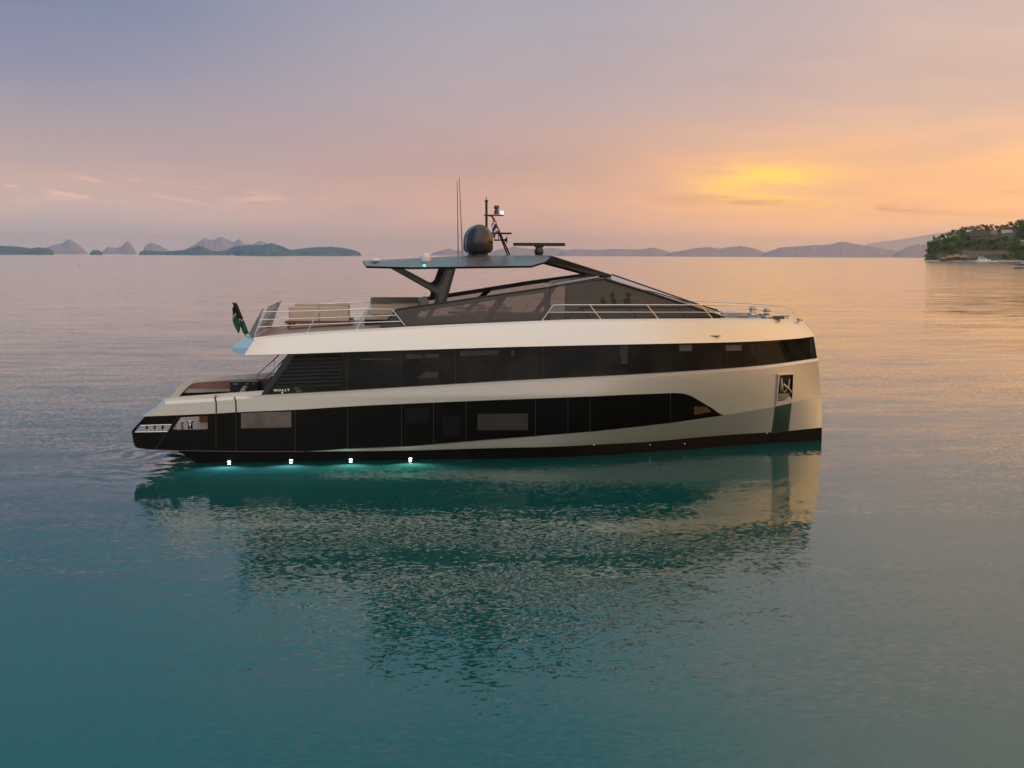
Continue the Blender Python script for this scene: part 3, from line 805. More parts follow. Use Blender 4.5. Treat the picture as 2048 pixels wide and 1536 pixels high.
# starboard side: screened glass aft, clearer glass by the helm
PA = [(828, 645), (842, 622), (1005.5, 597.5), (969, 640.5)]; PB = [(981, 638), (1014, 594.5), (1088, 585), (1088, 634)]
ga = MB().poly([[(794, 619.5), (1099, 575), (1099, 641), (761, 655)], PA, PB], hs, (0, 0.03, 0)).build('deckhouse_window', M['frit'], yacht)
for q in (PA, PB): MB().poly([q], hs, (0, 0.03, 0)).build('window_pane', M['mesh'], ga)
MB().poly([[(1100, 575), (1131, 570.5), (1131, 640), (1100, 641)]], hs, (0, 0.03, 0)).build('deckhouse_window', M['mesh'], yacht)
PC = [(1192, 608.5), (1220, 576), (1235, 578.5), (1318, 608)]
gf = MB().poly([[(1132, 570.3), (1209, 559), (1368, 608.3), (1439, 632.5), (1320, 637.5), (1132, 640)], PC], hs2, (0, 0.03, 0)).build('deckhouse_window', M['frit'], yacht)
MB().poly([PC], hs2, (0, 0.03, 0)).build('window_pane', M['helmglass'], gf)
# port side glass, paler
pg = MB().poly([[(794, 619.5), (1131, 570.5), (1131, 640), (761, 655)]], hs, (0, 0.03, 0)); pg.poly([[(1132, 570.4), (1209, 559), (1368, 608.3), (1439, 632.5), (1132, 640)]], hs2, (0, 0.03, 0))
pg.v = [(x, -y, z) for x, y, z in pg.v]; pg.build_each('deckhouse_window', M['pale'], yacht)
fr = MB()
def bar(p, q, r, push=0.03, n=6): fr.tube([hs2(*p) + np.array([0, -push + 0.03, 0]), hs2(*q) + np.array([0, -push + 0.03, 0])], r, n)
for L, r in [([(794, 619), (1100, 574.3)], 0.035), ([(1100, 574.3), (1209, 558)], 0.04), ([(1209, 558), (1290, 583), (1368, 608), (1439, 632)], 0.055), ([(761, 655), (900, 649), (1084, 641.5), (1300, 637.5), (1439, 633)], 0.04), ([(794, 619), (761, 655)], 0.035)]:
    for a, b in zip(L, L[1:]): bar(a, b, r)
bar((1099.5, 575), (1099.5, 641), 0.016); bar((1131.3, 571), (1131.3, 640), 0.016)
bar((1163, 614.5), (1372, 615), 0.028); bar((1163, 614.5), (1140, 630), 0.02)
for x0 in (1178 - 16, 1258, 1356): bar((x0, 615), (x0 + 17, 637), 0.024)
frs = fr.build('window_frame', M['matblack'], yacht, smooth=40)
# port frame: thick black top rail and slanting posts
fp = MB()
rail_p = [at_y(775, 604.5, 2.75), at_y(840, 599, 2.72), at_y(950, 582, 2.6), at_y(1060, 564.5, 2.45), at_y(1172, 549.5, 2.3)]
for a, b in zip(rail_p, rail_p[1:]):
    a = np.array(a); b = np.array(b)
    fp.hexa([a + np.array([0, -.08, -.10]), a + np.array([0, .08, -.10]), a + np.array([0, .08, .07]), a + np.array([0, -.08, .07])], [b + np.array([0, -.08, -.10]), b + np.array([0, .08, -.10]), b + np.array([0, .08, .07]), b + np.array([0, -.08, .07])])
for pa, pb in [((978, 579), (916, 640)), ((1120, 558), (1060, 640)), ((885, 593), (845, 648))]:
    a = at_y(*pa, 2.5); b = at_y(*pb, 3.0)
    fp.tube([a, b], 0.10, 4)
fp.build('port_window_frame', M['matblack'], yacht)
# inner slanting posts behind the starboard glass
ip = MB()
for pa, pb in [((1008, 590), (968, 640)), ((1193, 563), (1160, 600)), ((840, 612), (815, 650))]:
    a = hs2(*pa) + np.array([0, 0.18, 0]); b = hs2(*pb) + np.array([0, 0.18, 0])
    ip.tube([a, b], 0.095, 4)
ip.build_each('window_post', M['matblack'], yacht)
# windscreen / forward roof
apS = hs2(1209, 557.5); apC = at_y(1224, 549, 0.0)
btS = hs2(1441, 632.5); btC = at_y(1453, 628.5, 0.0)
ws = MB(); rows = []
for v in np.linspace(0, 1, 8):
    a = apS * (1 - v) + btS * v; c = apC * (1 - v) + btC * v
    rows.append([a * (1 - u) ** 2 + 2 * u * (1 - u) * ((a * 0.35 + c * 0.65) + np.array([0.0, -0.35 * (1 - u), 0.0])) + c * u * u for u in np.linspace(0, 1, 7)])
ws.grid(rows); ws.mirror()
wsc = ws.build('windscreen', M['screen'], yacht, smooth=40)
e1 = MB(); L = [r[-1] + np.array([0, 0, 0.012]) for r in rows]; e1.tube(L, 0.02, 5)
e1.tube([r[0] + np.array([0, -0.01, 0.02]) for r in rows], 0.03, 5); e1.tube([(r[0] * np.array([1, -1, 1])) + np.array([0, -0.01, 0.02]) for r in rows], 0.03, 5)
e1.build_each('windscreen_frame', M['matblack'], yacht)
wp = MB()
wp.tube([hs2(1289, 582) + np.array([0, 0.05, 0.03]), hs2(1316, 589) + np.array([0, 0.1, 0.05]), hs2(1345, 597.5) + np.array([0, 0.12, 0.05]), hs2(1440, 624) + np.array([0, 0.35, 0.06])], 0.022, 5)
wp.tube([hs2(1345, 597.5) + np.array([0, 0.1, 0.05]), hs2(1385, 612) + np.array([0, 0.02, 0.05]), hs2(1432, 627) + np.array([0, 0.05, 0.05])], 0.016, 5)
wp.build_each('wiper', M['matblack'], yacht)
# roof of the helm and the raised hatch slides
rf = MB()
k0 = hs(1131, 570.5); k1 = hs2(1209, 558)
rf.grid([[k0 + np.array([0, 0.02, 0.02]), np.array([k0[0], 0, k0[2] + 0.04]), mir(k0) + np.array([0, -.02, 0.02])], [k1 + np.array([0, 0.0, 0.02]), apC * np.array([1, 0, 1]) + np.array([-0.35, 0, 0.0]), mir(k1) + np.array([0, 0, 0.02])]])
rf.build('helm_roof', M['hardtop'], yacht)
hsld = MB()
for yy, pxa, pya, pxb, pyb in ((-1.6, 1101, 570, 1196, 553.5), (-0.6, 1092, 566.5, 1186, 551)):
    a = at_y(pxa, pya, yy); b = at_y(pxb, pyb, yy)
    hsld.hexa([a + np.array([0, -.25, -.03]), a + np.array([0, .25, -.03]), a + np.array([0.22, .25, .09]), a + np.array([0.22, -.25, .09])], [b + np.array([0, -.25, -.03]), b + np.array([0, .25, -.03]), b + np.array([0, .25, .03]), b + np.array([0, -.25, .03])])
hsld.build_each('roof_slide', M['lightgrey'], yacht, bevel=0.015)

# --- hardtop
ht = MB()
tipC = at_y(725, 521.5, 0.0); nA = at_y(732.5, 532, -2.75); nM = at_y(821, 534.5, -2.8); nF = at_y(1063, 531.5, -2.8); nG = at_y(1092, 522.5, -2.3)
rA = at_y(741, 522.5, -1.2); rM = at_y(842, 517.3, -1.25); rF = at_y(1104, 511.2, -1.25); rK = at_y(923, 513.0, -1.2)
cz = 0.03
def mp(x, z): return np.array([x, 0, z])
rowsH = [
    [tipC, tipC, tipC],
    [nA, rA, mp(rA[0], rA[2] + cz)],
    [nM, rM, mp(rM[0], rM[2] + cz)],
    [nM * 0.6 + nF * 0.4, rK, mp(rK[0], rK[2] + cz)],
    [nF, rK * 0.25 + rF * 0.75, mp(rK[0] * .25 + rF[0] * .75, rF[2] + cz)],
    [nG, rF, mp(rF[0], rF[2] + cz)],
]
ht.grid(rowsH); ht.mirror()
hardtop = ht.build('hardtop', M['hardtop'], yacht, smooth=15)
hu = MB(); under = []
for r in rowsH:
    under.append([r[0] + np.array([0, 0, -0.005]), r[0] + np.array([0.0, 0.03, -0.075]), np.array([r[0][0], r[0][1] * 0.6, r[0][2] - 0.06]), np.array([r[0][0], 0, r[0][2] - 0.05])])
hu.grid(under); hu.mirror()
hu.build('hardtop_rim', M['matblack'], hardtop)
# sloping arm joining the hardtop to the windscreen
arm = MB()
a0 = at_y(1104, 511.5, -1.9); a1 = at_y(1228, 551, -1.2); b0 = at_y(1092, 524.5, -1.9); b1 = at_y(1192, 552.5, -1.4)
for s in (1, -1):
    f = np.array([1, s, 1]); t = np.array([0, 0.55 * s, 0])
    lo = [a0 * f, a1 * f, b1 * f, b0 * f]; arm.hexa(lo, [p + t for p in lo])
lo = [a0, a1, a1 + np.array([-.02, 0, -.06]), a0 + np.array([-.02, 0, -.06])]
arm.hexa([p + np.array([0, .5, -.01]) for p in lo], [p * np.array([1, -1, 1]) + np.array([0, -.5, -.01]) for p in lo])
arm.build('hardtop_arm', M['matblack'], hardtop, bevel=0.02)
# Y-shaped legs
YL = [(774, 533), (802, 535.5), (868, 570.5), (873, 571.5), (877, 569), (881, 564), (891, 536), (912, 536), (893, 604), (886, 609), (867, 612), (872, 595), (870.5, 590), (866, 585.5), (858, 580)]
YI = [(800, 541), (864, 574.5), (874, 577), (882, 572), (886, 565), (896, 541), (905, 541), (886, 603), (875, 606), (878, 594), (876, 588), (868, 582)]
for s in (1, -1):
    q = MB().poly([YL], lambda a, b: at_y(a, b, -2.75) * np.array([1, s, 1]), (0, 0.30 * s, 0))
    leg = q.build('hardtop_leg', M['matblack'], hardtop, bevel=0.02)
    q = MB().poly([YI], lambda a, b: at_y(a, b, -2.75) * np.array([1, s, 1]) + np.array([0, -0.012 * s, 0]), (0, 0.04 * s, 0))
    q.build('leg_inlay', M['grey'], leg)
# domes
def dome(px, y, name='satellite_dome'):
    c = at_y(px, 505, y); b = c[2]; Rr = 0.535
    d = MB().lathe((c[0], y, b), [(0.0, -0.02), (Rr * .75, -0.02), (Rr * 0.9, 0.05), (Rr, 0.12), (Rr, 0.42)] + [(Rr * math.cos(t), 0.42 + 0.66 * math.sin(t)) for t in np.linspace(0.12, 1.5, 12)] + [(0, 1.08)], 40).build(name, M['dome'], yacht, smooth=50)
    MB().lathe((c[0], y, b - 0.3), [(0, 0), (Rr * .78, 0), (Rr * .72, 0.1), (Rr * .60, 0.28), (0, 0.28)], 24).build('pedestal', M['matblack'], d, smooth=40)
dome(958.8, -0.9); dome(953.0, 0.95)
# whip antennas
for (xa, ya, xb, yb) in ((916.5, 513, 914.3, 361), (925, 513, 918.5, 355)):
    a = at_y(xa, ya, -0.9); b = at_y(xb, yb, -0.9)
    q = a * 0.95 + b * 0.05
    wh = MB().tube([q, b], [0.022, 0.012], 6).build('whip_antenna', mat('whip_brown', (0.10, 0.055, 0.05), 0.5), yacht)
    MB().tube([a, q], 0.035, 8).build('antenna_base', M['lightgrey'], wh)
# mast
ms = MB(); a = at_y(973.2, 513, 0.0); b = at_y(972.8, 402, 0.0)
ms.tube([a, b], 0.048, 10); ms.lathe((b[0], 0, b[2]), [(0, -.03), (0.07, -.03), (0.07, 0.03), (0, 0.03)], 12)
mast = ms.build('mast', M['matblack'], yacht, smooth=40)
MB().lathe((b[0], 0, b[2] + 0.03), [(0, 0), (0.03, 0), (0.02, 0.05), (0.035, 0.09), (0.025, 0.13), (0, 0.16)], 10).build('masthead_finial', M['lightgrey'], mast, smooth=40)
st = MB()
pl0 = at_y(968.5, 430.5, 0); pl1 = at_y(1006, 430.5, 0)
st.box(((pl0[0] + pl1[0]) / 2, 0, pl0[2]), (pl1[0] - pl0[0], 0.30, 0.045))
c0 = at_y(981, 466.8, 0); c1 = at_y(1021, 466.8, 0); st.box(((c0[0] + c1[0]) / 2, 0, c0[2]), (c1[0] - c0[0], 0.9, 0.06))
for (p0, p1, yy) in (((984, 432), (1015.5, 511), -0.10), ((986.5, 436), (1020.5, 512), 0.22)):
    q0 = at_y(*p0, yy); q1 = at_y(*p1, yy); q00 = at_y(976, 431, yy)
    st.tube([q00, at_y(982.5, 431.5, yy), q0 + np.array([0.02, 0, -.03]), q1], 0.032, 8)
st.build('mast_bracket', M['matblack'], mast)
cm = at_y(993.2, 428.5, 0)
MB().lathe((cm[0], 0, cm[2]), [(0, 0), (0.10, 0), (0.10, 0.13), (0.07, 0.16), (0.065, 0.2), (0.1, 0.22), (0.105, 0.3), (0.08, 0.345), (0, 0.35)], 18).build('mast_camera', M['grey'], mast, smooth=40)
lw = at_y(1004, 425.3, -0.05)
MB().lathe((lw[0], lw[1], lw[2] - 0.05), [(0, 0), (0.05, 0.0), (0.06, 0.05), (0.045, 0.1), (0, 0.115)], 14).build('masthead_light', M['masthead'], mast, smooth=50)
hn = MB(); h0 = at_y(989, 480.5, -0.1); h1 = at_y(1008, 480, -0.1); h2 = at_y(1014, 480, -0.1)
hn.tube([h0, h1, h1 * 0.4 + h2 * 0.6, h2], [0.03, 0.025, 0.06, 0.16], 12); hn.tube([h0, at_y(990, 468, -0.1)], 0.018, 6); hn.tube([at_y(996.5, 479, -0.1), at_y(997, 468, -0.1)], 0.018, 6)
hn.build('horn', M['matblack'], mast, smooth=40)
# open-array radar
rc = at_y(1078, 503, 0.0)
rb = MB().lathe((rc[0], 0, rc[2]), [(0, -0.2), (0.12, -0.2)] + [(0.19 * math.cos(t), 0.19 * math.sin(t)) for t in np.linspace(-0.9, 1.2, 9)] + [(0.05, 0.2), (0.05, 0.24), (0, 0.24)], 24).build('radar', mat('radar_gloss', (0.02, 0.02, 0.02), 0.15), yacht, smooth=40)
r0 = at_y(1026.5, 488.3, 0.0); r1 = at_y(1130, 489.3, 0.0)
q = MB(); cx = (r0[0] + r1[0]) / 2; q.box((cx, 0, (r0[2] + r1[2]) / 2), (r1[0] - r0[0], 0.16, 0.125)); q.box((rc[0], 0, r0[2] - 0.09), (0.36, 0.12, 0.07))
q.build('scanner_bar', M['matblack'], rb, bevel=0.025)
# GPS pucks on the hardtop
p = at_y(750.5, 521.3, -1.6); MB().lathe((p[0], -1.6, p[2]), [(0, -.04), (0.05, -.04), (0.19, -.02), (0.20, 0.03), (0.15, 0.08), (0, 0.095)], 20).build('receiver_puck', M['white'], yacht, smooth=50)
p = at_y(851.5, 516, -1.6); MB().lathe((p[0], -1.6, p[2]), [(0, -.12), (0.20, -.12), (0.21, 0.0), (0.20, 0.08), (0.16, 0.15), (0.07, 0.19), (0, 0.195)], 24).build('receiver_dome', M['white'], yacht, smooth=50)
p = at_y(848.5, 531, -2.82); MB().lathe((p[0], p[1], p[2]), [(0, -.035), (0.04, -.03), (0.05, 0), (0.04, .03), (0, .035)], 14).build('green_navigation_light', M['green'], yacht, smooth=50)

# --- railings
def rail_set(name, tops, posts, mids, foot=None, r=0.019, both=True):
    q = MB()
    q.tube(tops, r, 8)
    for mm_ in mids: q.tube(mm_, r * 0.72, 6)
    for a, b in posts:
        q.tube([a, b], r, 8); q.lathe((b[0], b[1], b[2] - 0.05), [(0, 0), (0.035, 0), (0.03, 0.05), (0, 0.05)], 8)
    o = q.build(name, M['rail'], yacht, smooth=40)
    if both:
        q.v = [(x, -y, z) for x, y, z in q.v]; q.build(name, M['rail'], yacht, smooth=40)
    return o
YR = -3.27
rail_set('deck_railing', [at_y(525, 624, YR), at_y(638, 621.5, YR), at_y(738, 618, YR), at_y(784, 618.5, YR), at_y(813, 655.5, YR)],
         [(at_y(638, 622, YR), at_y(612, 669, YR)), (at_y(738, 618, YR), at_y(711.5, 662, YR)), (at_y(527, 620, YR), at_y(507, 678, YR))],
         [[at_y(521, 639.5, YR), at_y(638, 636, YR), at_y(793, 630.5, YR)], [at_y(516, 654, YR), at_y(640, 648, YR), at_y(803, 642.5, YR)]])
def yb(x): return -max(float(half_top(x)) - 0.16, 0.05)
def onrail(px, py):
    y = -2.5
    for _ in range(40):
        p = at_y(px, py, y); y = 0.5 * y + 0.5 * yb(p[0])
    return at_y(px, py, y)
def seg(pts, n=6):
    out = []
    for (a, b) in zip(pts, pts[1:]):
        for k in range(n): out.append(onrail(a[0] + (b[0] - a[0]) * k / n, a[1] + (b[1] - a[1]) * k / n))
    out.append(onrail(*pts[-1])); return out
rail_set('bow_railing', [onrail(1084.5, 641)] + seg([(1106.6, 610), (1250, 609.7), (1401, 610), (1500, 611.5), (1578, 613)]),
         [(onrail(1180, 610.5), onrail(1203.5, 641)), (onrail(1293.5, 609.8), onrail(1318, 640)), (onrail(1401, 610), onrail(1427, 639.5)), (onrail(1499, 611.5), onrail(1523.6, 639.5)), (onrail(1578, 613), onrail(1600, 638.5))],
         [seg([(1096.7, 624.5), (1250, 624.3), (1428, 624.5), (1590, 626)])])
toe = MB(); toe.tube(seg([(1084, 642), (1250, 640.3), (1440, 638.5), (1560, 639.5)]), 0.02, 6); toe.mirror().build_each('toe_rail', M['rail'], yacht)
# glass wind screen across the after end of the upper deck
gs = MB(); g0, g1 = at_y(510.5, 670, -2.6), at_y(537, 612.5, -2.6)
for ya, yb_ in ((-2.6, -1.0), (-0.9, 0.9), (1.0, 2.6)):
    gs.hexa([(g0[0], ya, g0[2] + .02), (g0[0], yb_, g0[2] + .02), (g1[0], yb_, g1[2]), (g1[0], ya, g1[2])], [(g0[0] + .03, ya, g0[2] + .02), (g0[0] + .03, yb_, g0[2] + .02), (g1[0] + .03, yb_, g1[2]), (g1[0] + .03, ya, g1[2])])
gs = gs.build('glass_screen', M['clear'], yacht)
gc = MB()
gg0, gg1 = at_y(497, 668.5, -2.9), at_y(525.5, 616, -2.9)
q0, q1 = at_y(507, 678, YR), at_y(527, 620, YR)
gc.hexa([gg0, gg1, q1, q0], [p + np.array([0.02, 0.02, 0]) for p in (gg0, gg1, q1, q0)]); gc.mirror()
gc.build_each('corner_glass', M['clear'], yacht)
gr = MB()
for y in (-2.65, -0.95, 0.95, 2.65): gr.tube([(g0[0] + .02, y, g0[2]), (g1[0] + .02, y, g1[2] + 0.03)], 0.022, 6)
gr.tube([(g1[0] + .02, -2.65, g1[2] + .03), (g1[0] + .02, 2.65, g1[2] + .03)], 0.018, 6); gr.build('screen_post', M['rail'], gs)

# --- windlasses and hatch box on the foredeck
def windlass(px, py, y):
    p = at_y(px, py, y)
    b = MB().lathe((p[0], y, zd(p[0])), [(0, 0), (0.24, 0), (0.26, 0.08), (0.22, 0.16), (0.12, 0.2), (0.10, 0.28), (0.17, 0.31), (0.17, 0.35), (0.09, 0.37), (0.08, 0.43), (0, 0.44)], 20).build('windlass', M['steel'], yacht, smooth=40)
    MB().box((p[0] + 0.45, y, zd(p[0]) + 0.06), (0.5, 0.2, 0.12)).build('chain_stopper', mat('stopper_dark', (0.06, 0.055, 0.05), 0.4), b, bevel=0.02)
windlass(1505, 630, 0.75); windlass(1533, 632, -0.75)
p = at_y(1465, 635, -0.3); MB().hexa([(p[0] - .5, -.9, zd(p[0])), (p[0] + .5, -.9, zd(p[0])), (p[0] + .5, .9, zd(p[0])), (p[0] - .5, .9, zd(p[0]))], [(p[0] - .58, -.95, zd(p[0]) + .2), (p[0] + .4, -.95, zd(p[0]) + .2), (p[0] + .4, .95, zd(p[0]) + .2), (p[0] - .58, .95, zd(p[0]) + .2)]).build('deck_hatch', M['lightgrey'], yacht, bevel=0.02)
for px, y in ((1487, -1.2), (1560, -0.5), (1572, 0.4), (1445, -1.9)):
    cl = MB(); p = at_y(px, 637, y); z = zd(p[0])
    cl.tube([(p[0] - .16, y, z + .12), (p[0] + .16, y, z + .12)], 0.03, 8); cl.tube([(p[0] - .06, y, z), (p[0] - .06, y, z + .12)], 0.025, 6); cl.tube([(p[0] + .06, y, z), (p[0] + .06, y, z + .12)], 0.025, 6)
    cl.build('mooring_cleat', M['steel'], yacht)

# --- underwater lights along the waterline, lit
for px, py, mm in [(458, 923, M['lamp']), (582, 920.5, M['lamp']), (701.5, 919, M['lampy']), (820.5, 917, M['lampy'])]:
    p = at_z(px, py + 1.0, 0.03)
    o = MB().lathe((p[0], p[1] + 0.0, 0.045), [(0, -.03), (0.035, -.03), (0.052, -.01), (0.035, 0.02), (0, 0.02)], 16, 'Y').build('underwater_light', mm, yacht, smooth=40, loc=(p[0], p[1], 0.045)); o.scale = (1.2, 1, 0.5)
    ld = bpy.data.lights.new('underwater_lamp', 'SPOT'); ld.energy = 80; ld.color = (0.72, 0.80, 1.0) if mm is M['lamp'] else (0.75, 0.95, 0.85)
    ld.spot_size = R(150); ld.spot_blend = 0.8; ld.shadow_soft_size = 0.1
    lo = bpy.data.objects.new('underwater_lamp', ld); COL.objects.link(lo); lo.location = (p[0], p[1] - 0.42, -0.55)
    lo.rotation_euler = Vector((0, -1, -0.12)).to_track_quat('-Z', 'Y').to_euler(); lo.parent = yacht

# ------------------------------------------------------------------ things on the decks
def sofa(name, x0, x1, yb0, facing, z, label, m=M['beige']):
    """low two-seat sofa on a timber bench; its back stands at yb0"""
    s = empty(name, ((x0 + x1) / 2, yb0, z)); tag(s, label, 'sofa', 'sofas on the upper deck')
    L = x1 - x0; f = facing
    def P(mbb, n, mt, bev=None): return mbb.build(n, mt, s, bevel=bev)
    P(MB().box((0, 0.45 * f, 0.22), (L + 0.3, 1.0, 0.07)), 'bench_top', M['wood'], 0.01)
    for sx in (-1, 1):
        for sy in (0.02, 0.88): P(MB().box((sx * (L / 2 - 0.0), sy * f, 0.095), (0.10, 0.10, 0.19)), 'leg', M['wood'])
    for k in (-1, 1):
        P(MB().box((k * L / 4, 0.50 * f, 0.35), (L / 2 - 0.02, 0.8, 0.20)), 'seat_cushion', m, 0.05)
        P(MB().box((k * L / 4, 0.08 * f, 0.54), (L / 2 - 0.015, 0.20, 0.58)), 'back_cushion', m, 0.05)
    return s
zz = zd(-7)
sofa('sofa', at_y(577, 640, -0.6)[0], at_y(699, 640, -0.6)[0], -0.6, 1, zz, 'nearer beige two seat sofa seen from its back, on a dark timber bench')
sofa('sofa', at_y(590, 615, 2.4)[0], at_y(700, 615, 2.4)[0], 2.45, -1, zz, 'beige two seat sofa facing the camera behind the nearer sofa')
# corner lounge by the deckhouse
lg = empty('lounge_sofa', (-4.6, 0.6, zd(-5))); tag(lg, 'long beige lounge sofa with dark base between the railing and the black hardtop leg', 'sofa', 'sofas on the upper deck')
def LB(n, c, d, m, bev=0.05, ry=0): return MB().box(c, d, 0, ry).build(n, m, lg, bevel=bev)
LB('base', (0.35, 0.2, 0.10), (1.9, 3.6, 0.2), M['matblack'], 0.03)
LB('seat_cushion', (0.0, -1.0, 0.32), (1.2, 1.1, 0.22), M['beige']); LB('seat_cushion', (0.0, 1.0, 0.32), (1.2, 2.0, 0.22), M['beige'])
LB('back_cushion', (0.95, -1.2, 0.62), (1.1, 0.25, 0.45), M['beige']); LB('back_cushion', (0.75, 1.95, 0.72), (2.3, 0.28, 0.5), M['taupe'])
LB('back_cushion', (0.4, -1.55, 0.62), (1.5, 0.22, 0.42), M['beige'])
LB('side_cushion', (1.75, -0.2, 0.78), (0.35, 0.9, 0.55), M['lightgrey'], 0.08, R(-20))
# cockpit lounger
dc = empty('deck_lounger', (-10.35, -0.6, DZ)); tag(dc, 'beige reclined lounger in the stern cockpit in front of the black cabinet', 'lounger')
MB().box((-0.55, 0, 0.38), (1.3, 0.75, 0.16)).build('seat_cushion', M['beige'], dc, bevel=0.05)
MB().box((0.30, 0, 0.80), (0.18, 0.75, 1.15), 0, R(28)).build('backrest', M['beige'], dc, bevel=0.05)
MB().box((-0.3, 0, 0.16), (1.7, 0.7, 0.30)).build('base', M['wood'], dc, bevel=0.02)
MB().box((0.17, 0, 0.93), (0.05, 0.77, 0.06), 0, R(28)).build('strap', M['matblack'], dc)

# dining table and chairs behind the screen glass
dt = empty('dining_table', (-0.6, 0.2, FLZ)); tag(dt, 'long timber dining table behind the mesh screened deckhouse window', 'table')
MB().box((0, 0, 0.73), (2.6, 1.15, 0.05)).build('tabletop', M['wood'], dt, bevel=0.01)
for sx in (-0.8, 0.8): MB().box((sx, 0, 0.355), (0.12, 0.6, 0.70)).build('leg', M['wood'], dt)
def chair(x, y, rz, label):
    c = empty('dining_chair', (x, y, FLZ)); c.rotation_euler = (0, 0, rz); tag(c, label, 'chair', 'dining chairs in the deckhouse')
    MB().box((0, 0, 0.45), (0.48, 0.48, 0.06)).build('seat', M['taupe'], c, bevel=0.02)
    b = MB()
    for k in range(7): b.box((-0.21 + 0.07 * k, 0.24, 0.72), (0.025, 0.03, 0.5))
    b.box((0, 0.24, 0.97), (0.5, 0.045, 0.05)); b.build('backrest', M['wood'], c)
    for sx in (-.2, .2):
        for sy in (-.2, .2): MB().box((sx, sy, 0.21), (0.04, 0.04, 0.42)).build('leg', M['wood'], c)
for k, x in enumerate((-1.45, -0.6, 0.25)):
    w_ = ('aft', 'middle', 'forward')[k]
    chair(x, -0.75, R(180), 'slatted dining chair at the near side of the dining table, %s one of three' % w_)
    chair(x, 1.15, 0, 'slatted dining chair at the far side of the dining table, %s one of three' % w_)
# helm: two tall seats, console, skipper
def helm_seat(px, y, label):
    p = at_y(px, 600, y); c = empty('helm_seat', (p[0], y, FLZ)); tag(c, label, 'seat', 'helm seats')
    MB().lathe((0, 0, 0), [(0, 0), (0.22, 0), (0.2, 0.03), (0.06, 0.06), (0.06, 0.55), (0, 0.55)], 14).build('pedestal', M['matblack'], c)
    MB().box((0.08, 0, 0.62), (0.55, 0.56, 0.15)).build('seat_cushion', M['matblack'], c, bevel=0.05)
    MB().hexa([(-.24, -.28, .68), (-.10, -.28, .68), (-.10, .28, .68), (-.24, .28, .68)], [(-.36, -.24, 1.30), (-.24, -.24, 1.30), (-.24, .24, 1.30), (-.36, .24, 1.30)]).build('backrest', M['matblack'], c, bevel=0.05)
    MB().box((-.33, 0, 1.42), (0.12, 0.30, 0.22)).build('headrest', M['matblack'], c, bevel=0.05)
helm_seat(1220, -1.2, 'aft dark helm seat behind the side glass'); helm_seat(1241, -0.1, 'dark helm seat just behind the seated skipper')
cn = MB(); p = at_y(1292, 620, -0.8)
cn.hexa([(p[0] - .2, -1.6, FLZ), (p[0] + 1.0, -1.6, FLZ), (p[0] + 1.0, 1.2, FLZ), (p[0] - .2, 1.2, FLZ)], [(p[0] - .1, -1.6, FLZ + .9), (p[0] + 1.0, -1.6, FLZ + 1.0), (p[0] + 1.0, 1.2, FLZ + 1.0), (p[0] - .1, 1.2, FLZ + .9)])
cns = cn.build('helm_console', M['matblack'], yacht, bevel=0.03)
for px, py, mm, ww in ((1286, 619, M['display'], 0.10), (1304, 616.5, M['bluescreen'], 0.09)):
    q = at_y(px, py, -1.64); MB().hexa([q + np.array([-ww, 0, -.13]), q + np.array([ww * .5, 0, -.13]), q + np.array([ww, 0, .13]), q + np.array([-ww * .5, 0, .13])], [q + np.array([-ww, .03, -.13]), q + np.array([ww * .5, .03, -.13]), q + np.array([ww, .03, .13]), q + np.array([-ww * .5, .03, .13])]).build('display', mm, cns)
